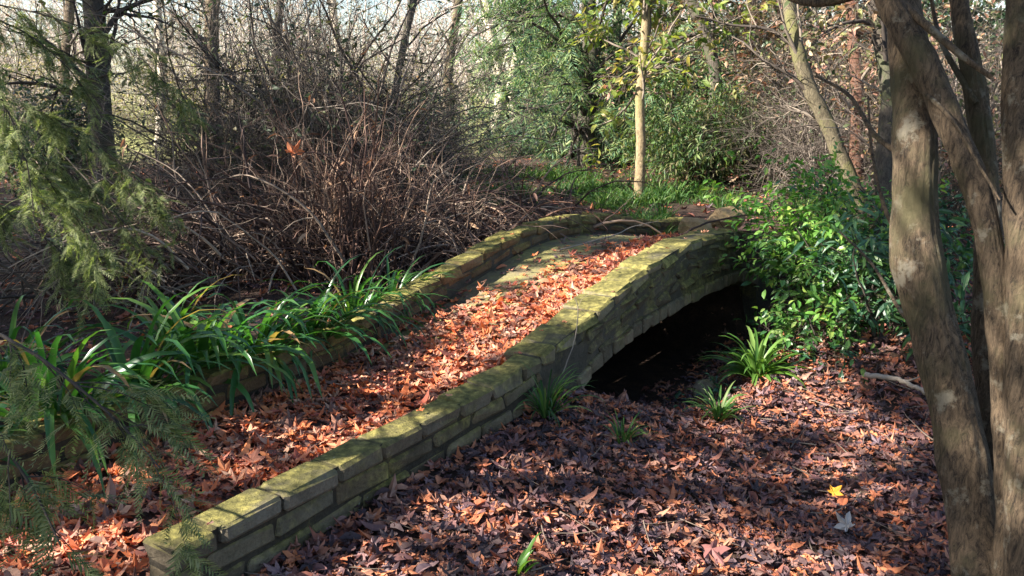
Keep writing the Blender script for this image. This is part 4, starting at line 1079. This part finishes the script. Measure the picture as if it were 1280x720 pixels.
SPOT_LIST = [342,361,337,359,8,963,68,731,30,931,29,974,36,980,69,847,331,356,49,744,49,765,33,860,4,1023,24,969,24,1005,63,851,50,954,-36,845,9,724,10,738,25,710,-52,1117,48,751,57,740,47,806,-3,1061,51,847,54,866,61,869,65,880,-55,863,-54,882,4,725,28,668,21,724,26,791,-16,982,2,942,42,806,4,1001,37,888,41,904,30,1036,-69,887,23,638,31,628,22,670,-62,955,32,672,3,859,43,732,-10,965,17,886,72,684,30,892,64,767,14,1079,-46,787,-17,725,-41,809,-7,728,-56,894,-13,784,27,676,-41,996,7,847,-8,933,-1,936,31,834,61,761,44,866,-24,715,-102,944,-20,735,-74,909,4,697,17,674,21,679,50,672,15,849,66,672,9,932,-10,1047,316,355,-15,663,-50,769,-20,706,-51,806,13,643,-11,746,18,710,-61,768,-40,730,-26,707,-113,959,-36,766,-9,709,-8,722,12,680,-3,742,-63,760,-58,763,-31,708,-41,748,-39,761,-79,890,-5,698,19,659,5,720,4,741,311,352,-54,723,-50,729,-32,698,-45,745,2,651,-26,743,25,646,12,700,340,321,-31,656,-55,729,-41,707,-40,719,-34,736,5,645,8,650,-5,704,7,685,-78,756,-63,734,-46,722,-66,789,-40,737,-29,724,-14,700,-44,799,-11,741,305,350,335,321,-69,722,-52,696,-38,676,-7,614,-35,725,-2,684,16,648,-16,1045,60,752,55,799,-55,679,-42,662,-55,704,-49,704,-30,686,-24,684,-19,716,38,746,29,803,19,873,56,748,64,736,67,753,-102,774,-37,653,-45,683,-40,685,-49,734,-9,661,-35,747,-46,1003,33,746,14,840,33,821,63,724,42,840,299,347,330,318,-58,665,-53,665,-64,703,-40,699,19,756,20,774,28,817,46,800,38,865,-183,691,-213,747,-153,662,-167,692,-109,605,-166,710,-83,708,-84,723,-55,670,-61,698,-56,699,-45,761,16,747,-5,868,35,768,51,757,63,892,92,773,105,734,79,931,117,734,124,730,128,739,133,753,-185,669,-198,697,-205,717,-200,718,-174,685,-137,636,-109,598,-126,634,-143,682,-72,673,-65,671,-68,690,-72,711,-77,734,-35,692,-4,640,-3,652,9,753,19,741,28,731,40,709,29,773,77,791,97,716,104,713,110,713,114,719,119,727,124,736,128,749,286,657,294,678,307,734,313,737,317,724,311,646,311,617,318,624,293,344,323,318,-167,626,-130,579,-196,685,-163,644,-161,649,-208,731,-134,623,-110,592,-155,673,-144,665,-190,752,-95,711,-85,702,-62,717,-9,641,-8,654,22,694,17,729,13,763,28,781,39,762,273,672,277,660,314,955,291,692,293,661,300,670,303,656,309,657,309,622,315,603,327,313,-197,663,-162,620,-197,678,-222,734,-160,656,-111,587,-105,584,-137,645,-151,677,-172,722,-59,672,-60,686,-54,686,-36,670,-14,643,-15,817,9,760,41,692,56,678,267,658,296,909,305,926,284,662,298,688,299,613,318,705,311,627,313,610,-203,663,-209,680,-181,655,-171,649,-141,611,-171,674,-178,694,-146,652,-157,698,-73,668,-99,733,-48,661,-63,709,-46,696,-25,671,-26,690,33,682,28,721,282,895,289,894,282,680,289,640,300,648,303,631,305,608,320,673,306,560,288,341,318,315,-166,603,-195,653,-150,603,-172,658,-192,698,-168,679,-150,668,-155,685,-111,735,-70,663,-68,683,-82,739,-44,667,-20,661,40,663,34,724,58,656,64,654,69,655,74,659,216,665,222,668,261,672,265,652,274,695,284,637,289,634,294,632,310,602,322,310,-205,651,-198,657,-204,681,-186,663,-177,675,-133,614,-120,601,-90,682,-93,752,-34,644,-25,648,-56,739,2,751,9,772,50,649,56,647,62,644,67,648,72,670,196,645,201,644,207,646,212,652,256,660,264,697,264,630,271,644,278,666,294,619,307,635,-192,633,-171,618,-186,656,-180,680,-82,666,-92,699,-63,662,-67,695,-80,752,-80,768,-53,717,43,639,49,639,54,638,64,660,172,626,188,628,193,626,198,633,262,645,275,618,289,647,320,845,294,604,282,338,313,312,-185,631,-184,637,-193,658,-206,693,-204,699,-44,645,152,633,156,638,163,619,169,621,174,619,179,618,184,617,189,619,317,308,84,657,89,656,96,649,137,635,143,630,148,625,155,611,161,610,166,608,171,607,176,606,-149,641,-160,687,-133,651,76,647,82,646,88,641,93,643,99,640,123,629,129,622,136,613,140,619,146,614,152,602,158,599,163,598,168,597,273,602,279,610,284,609,286,582,297,596,277,336,308,310,-151,629,-184,697,-219,763,-173,708,-137,658,-148,686,16,605,74,636,81,633,86,633,91,632,115,619,121,613,128,606,133,605,141,587,146,586,151,586,160,585,266,621,273,589,280,603,282,578,289,600,297,581,312,306,-163,673,-177,706,-139,653,10,585,8,601,14,600,20,597,50,632,55,631,61,630,67,628,72,627,103,606,108,606,113,608,120,596,125,599,130,597,138,578,143,576,148,575,261,606,264,577,282,571,292,572,-155,619,-179,664,-168,664,-167,700,-121,703,-91,657,-93,671,-100,697,-92,692,-33,593,2,593,8,591,13,590,42,624,48,623,55,616,59,621,65,619,72,611,76,616,95,601,106,600,111,598,123,589,129,579,145,571,259,629,261,587,267,598,285,625,288,607,271,334,303,308,-201,688,-182,706,-35,525,-100,655,-83,652,-62,634,40,616,46,615,63,611,76,601,80,606,87,595,93,593,99,587,105,584,108,590,115,584,123,567,128,566,133,564,138,561,258,592,278,642,307,303,-87,602,-55,554,-109,661,-40,552,-81,639,-101,689,-15,530,-39,588,-13,543,-78,692,39,607,44,606,50,605,55,604,65,590,70,589,75,589,79,592,91,585,97,581,107,577,113,572,121,559,126,557,131,556,-60,546,-118,657,-72,585,-75,600,-31,534,-35,560,-12,525,-32,585,43,598,48,597,54,595,63,582,68,580,78,580,83,580,90,574,94,576,99,573,106,566,113,556,118,554,123,551,128,549,298,306,-48,519,-113,649,-116,664,-136,712,-89,636,-46,583,71,573,77,570,93,564,99,558,107,546,111,545,116,543,121,541,301,301,-127,655,-124,659,-40,520,-40,529,-57,587,54,570,63,571,70,564,82,554,91,554,100,539,105,538,114,535,-54,482,-154,653,-49,501,-65,542,-23,492,-54,563,-30,528,-30,544,-29,551,52,562,57,561,69,553,85,547,92,536,98,533,103,531,108,529,292,303,-227,638,-180,583,-214,635,-207,634,-201,632,-83,514,-85,536,-143,636,-47,491,-36,478,-57,520,-34,496,-46,525,-55,548,-27,522,46,555,51,552,59,556,71,547,77,545,91,527,100,526,169,752,175,756,182,753,189,750,200,614,201,786,259,352,296,298,-136,504,-227,624,-217,625,-211,624,-76,452,-198,622,-90,481,-186,620,-180,619,-79,484,-44,450,-143,603,-106,555,-57,487,-61,500,-65,513,-118,641,-36,515,-28,509,-39,538,1,560,2,569,8,567,13,566,19,564,38,552,54,545,60,543,65,542,71,537,96,481,89,520,99,518,157,751,164,749,196,785,275,561,-214,595,-227,618,-221,616,-214,614,-131,514,-201,612,-93,475,-59,435,-175,598,-83,478,-47,432,-91,500,-71,478,-66,476,-61,475,-63,484,-103,551,-49,481,-89,552,-80,552,-73,556,-36,507,-36,532,-10,564,-4,563,6,560,13,556,21,548,28,542,33,541,36,547,46,544,61,528,68,532,79,514,88,512,97,511,152,748,159,746,179,748,185,765,191,784,202,628,273,572,276,554,281,562,287,300,-133,485,-230,608,-224,606,-217,605,-211,603,-96,463,-123,504,-67,435,-186,598,-88,474,-168,596,-64,456,-87,507,-102,536,-52,473,-57,494,-69,520,-69,527,-3,550,5,553,14,543,40,538,46,534,51,532,81,508,86,506,140,748,147,745,154,742,185,573,179,765,186,779,269,565,291,296,-233,598,-84,426,-170,535,-173,543,-101,460,-137,510,-74,436,-87,456,-171,585,-64,447,-57,448,-52,445,-80,491,-54,466,-38,447,-74,507,-114,576,-112,581,20,542,29,531,32,536,40,525,52,519,56,531,75,503,136,745,143,742,150,739,174,764,181,771,196,587,201,581,268,548,-90,424,-145,498,-205,577,-196,579,-101,465,-92,458,-111,488,-60,426,-167,573,-76,458,-83,473,-63,467,-50,459,-97,542,-90,539,5,534,8,538,13,537,21,529,34,521,78,496,138,739,145,736,191,596,197,575,284,296,-215,571,-209,570,-104,454,-85,435,-186,565,-122,491,-161,559,-70,445,1,526,7,522,13,528,21,521,33,514,42,513,133,736,140,733,178,585,-144,482,-130,471,-108,459,-130,490,-165,551,-7,523,-1,520,7,512,21,512,31,509,41,504,128,732,135,729,142,728,173,594,167,741,186,561,-80,413,-75,410,-78,418,-78,427,-69,424,-149,530,-14,519,-8,518,2,514,10,508,30,501,131,726,137,724,161,572,164,724,179,595,279,294,-89,465,-19,513,-9,510,17,503,23,499,33,496,112,729,126,723,133,720,158,566,163,561,169,555,173,561,178,563,213,549,218,561,223,560,228,566,233,563,238,569,-85,450,-23,506,-14,505,-3,501,7,498,16,497,23,491,145,555,128,717,160,557,168,574,173,572,209,572,214,568,239,561,-94,446,-31,503,-23,498,-18,497,-11,499,-4,495,10,491,144,542,126,699,132,697,210,560,215,554,225,551,-92,439,-82,431,-28,492,-10,491,2,491,13,478,22,477,115,694,122,693,153,550,177,551,182,553,-41,492,-21,487,-15,485,-5,482,5,478,157,527,160,547,180,532,-95,452,-39,483,-30,481,-24,479,-11,478,-6,476,9,472,175,546,-105,441,-99,447,-44,477,-16,473,-2,469,154,534,167,544,-42,468,-36,472,-25,468,-17,468,-8,465,149,541,-76,469,-69,472,-49,466,-36,466,-31,464,-31,470,-17,461,-69,466,-40,459,-34,456,-26,457,-11,459,85,590,81,628,133,533,141,516,143,530,148,525,-58,455,-57,461,-40,454,-26,451,-21,454,124,533,139,534,148,534,-81,454,-68,453,-23,446,88,566,128,517,131,529,137,522,-89,444,-45,443,-40,442,-32,441,-25,437,126,511,135,511,145,509,-83,442,-78,445,-70,440,-59,441,-51,440,-45,437,-33,431,132,506,-137,393,-74,430,-52,432,106,471,135,499,144,497,153,500,156,504,166,506,-125,378,-51,420,-49,428,-38,429,-33,426,81,528,125,486,128,492,133,490,150,494,158,497,-117,367,-63,421,-47,415,-37,416,120,492,128,476,130,484,139,483,148,485,156,489,165,493,-102,351,-57,413,115,479,130,470,133,477,153,484,162,486,-136,379,-144,392,113,471,122,470,136,464,139,473,142,479,151,478,164,478,-238,396,-143,329,-190,366,111,465,116,462,125,462,144,472,-179,351,-121,359,-135,374,-150,390,114,455,130,460,142,464,151,464,154,468,158,474,-185,352,-168,345,-130,369,117,450,135,458,-174,342,-196,364,-154,381,-58,393,-29,361,-22,361,124,455,138,452,145,458,236,280,-229,378,-159,382,-139,367,-62,389,-31,356,-25,356,-19,357,81,436,83,442,239,275,-185,344,-179,345,-148,372,-144,377,-132,381,-68,387,-33,352,-27,352,-21,351,85,428,-177,336,-169,337,-158,375,-130,376,-30,348,-24,347,78,428,84,422,163,437,166,444,175,443,180,435,183,441,229,283,231,277,-144,365,-102,372,-91,368,-91,374,-80,367,-81,372,158,428,169,433,173,430,233,272,-177,331,-100,366,-85,365,163,424,-86,359,151,428,156,422,176,425,224,281,226,274,162,417,170,414,228,270,-41,326,-103,342,218,279,221,272,-99,338,-40,319,223,267,-111,345,-55,311,-49,311,-41,348,46,382,53,376,213,276,215,270,-43,343,44,374,57,382,121,395,129,394,134,389,218,265,-53,304,-38,340,-36,345,-17,342,3,353,8,350,49,371,116,391,121,386,136,383,-29,338,-24,335,-2,351,115,382,127,381,129,386,141,381,208,274,210,267,-17,334,2,346,114,376,120,380,132,376,118,366,123,373,205,264,-57,319,-52,322,-46,323,-49,317,-61,314,-43,314,-18,314,-17,320,-12,318,50,344,55,340,55,346,-139,292,-144,298,-24,315,-10,312,-5,316,48,337,-135,287,-130,291,-22,310,14,327,19,328,-184,293,-174,289,-168,287,-162,288,-141,287,-14,307,16,320,45,332,53,335,59,334,-133,282,-127,284,-20,304,24,317,39,330,50,329,-164,276,-168,282,-154,278,-80,288,-81,295,-73,291,-64,290,41,324,46,326,62,330,-126,278,-95,260,-75,286,50,324,58,326,-174,278,-145,272,-133,275,-139,281,-83,284,-69,287,42,317,55,321,-165,271,-159,272,-72,281,-61,285,-152,270,-80,279,-67,281,-89,275,-59,278,-54,276,-55,284,-50,282,17,303,24,306,29,307,-83,274,-77,274,-70,276,13,298,11,303,36,305,63,309,67,314,72,315,77,312,83,312,89,312,-92,271,-61,273,-53,271,-8,290,-1,286,0,293,19,297,25,301,54,310,70,309,93,305,96,310,-89,267,-9,280,-12,286,4,289,8,293,62,303,75,306,81,305,86,308,-83,267,-78,266,15,292,21,291,53,303,68,303,86,303,-15,280,7,285,59,298,79,299]
# ------------------------------------------------------------------ added unseen trees: crowns shaped to shade the path in patches
# chosen sunlit places (x, y); crown leaves that would shade them are left out
SPOTS = np.array(SPOT_LIST).reshape(-1, 2) / 100.0
SPOTS = np.concatenate([SPOTS, np.stack([rng.uniform(-.8, 2.6, 8), rng.uniform(2.4, 5.2, 8)], 1)])
CROWN_LEAF = leaf_mat("tall evergreen leaves", [(.03, .06, .02), (.045, .09, .03), (.02, .045, .018)], .5, .15, .3, .3, 8, (1.1, 1.3, .6))
def shade_trees():
    n = 105000
    X = rng.uniform(-7.5, 8, n); Y = rng.uniform(-.5, 14.5, n)
    # clumpy cover
    cov = 1.0 + .4 * vnoise(X, Y, 3.1, 61) - .75 * smooth(10.5, 14, Y) - 1.5 * smooth(8.6, 9.6, Y) * smooth(0, 1.2, X)
    k = rng.random(n) < cov; X, Y = X[k], Y[k]
    dd = np.hypot((X[:, None] - SPOTS[None, :, 0]), (Y[:, None] - SPOTS[None, :, 1])) - .15
    k = (dd.min(1) > 0) | (rng.random(len(X)) < .02); X, Y = X[k], Y[k]; n = len(X)
    z = rng.uniform(5.0, 9.0, n); P = np.stack([X, Y, 0 * X], 1) + SUN * (z / SUN[2])[:, None]
    trunks = np.array([[-5.2, -1.6], [-8.8, 4.0], [-6.0, -4.2], [-11.5, 1.0], [-7.6, 9.4]])
    near = np.argmin(np.hypot(P[:, None, 0] - trunks[None, :, 0], P[:, None, 1] - trunks[None, :, 1]), 1)
    labs = ["tall evergreen standing nearest the camera, shading the leaf bed", "tall evergreen shading the bridge from beside the thicket",
            "tall evergreen standing behind the camera", "tall evergreen farthest from the path", "tall evergreen rising beyond the dry brush"]
    for i, (tx, ty) in enumerate(trunks):
        o = np.array([tx, ty, gz(tx, ty) - .1]); r = empty("evergreen_tree", o, labs[i], "tree", "tall evergreens over the path")
        g = Geo(); Pt, Rt = trunk_geo(g, np.array([[0, 0, 0], [.1, .05, 2.5], [0, .15, 5.5], [.05, 0, 9]]), [.24, .19, .14, .05], 14, 40, .08, 90 + i, .5); obj("trunk", g, BARK_DARK, r)
        m = near == i; Q = P[m] - o
        if len(Q) < 5: continue
        # limbs to a sample of the foliage
        q = Q[rng.choice(len(Q), min(70, len(Q)), False)]; st = np.stack([0 * q[:, 0], 0 * q[:, 1], q[:, 2] - .35 * np.hypot(q[:, 0], q[:, 1])], 1); st[:, 2] = np.clip(st[:, 2], 3.6, 8.8)
        t = np.linspace(0, 1, 8)[None, :, None]; B = st[:, None] * (1 - t) + q[:, None] * t
        B[..., 2] += (np.sin(t[..., 0] * np.pi) * .25); g = Geo(); tubes(g, B, np.repeat(np.linspace(.030, .006, 8)[None], len(q), 0), 5); obj("limbs", g, TWIG_DARK, r)
        g = Geo(); scatter(g, SPRAY_D[0], SPRAY_D[1], Q, unit(rng.normal(size=(len(Q), 3)) * .5 + SUN), rng.uniform(.07, .16, len(Q))); obj("crown", g, CROWN_LEAF, r, smooth=False)
shade_trees()
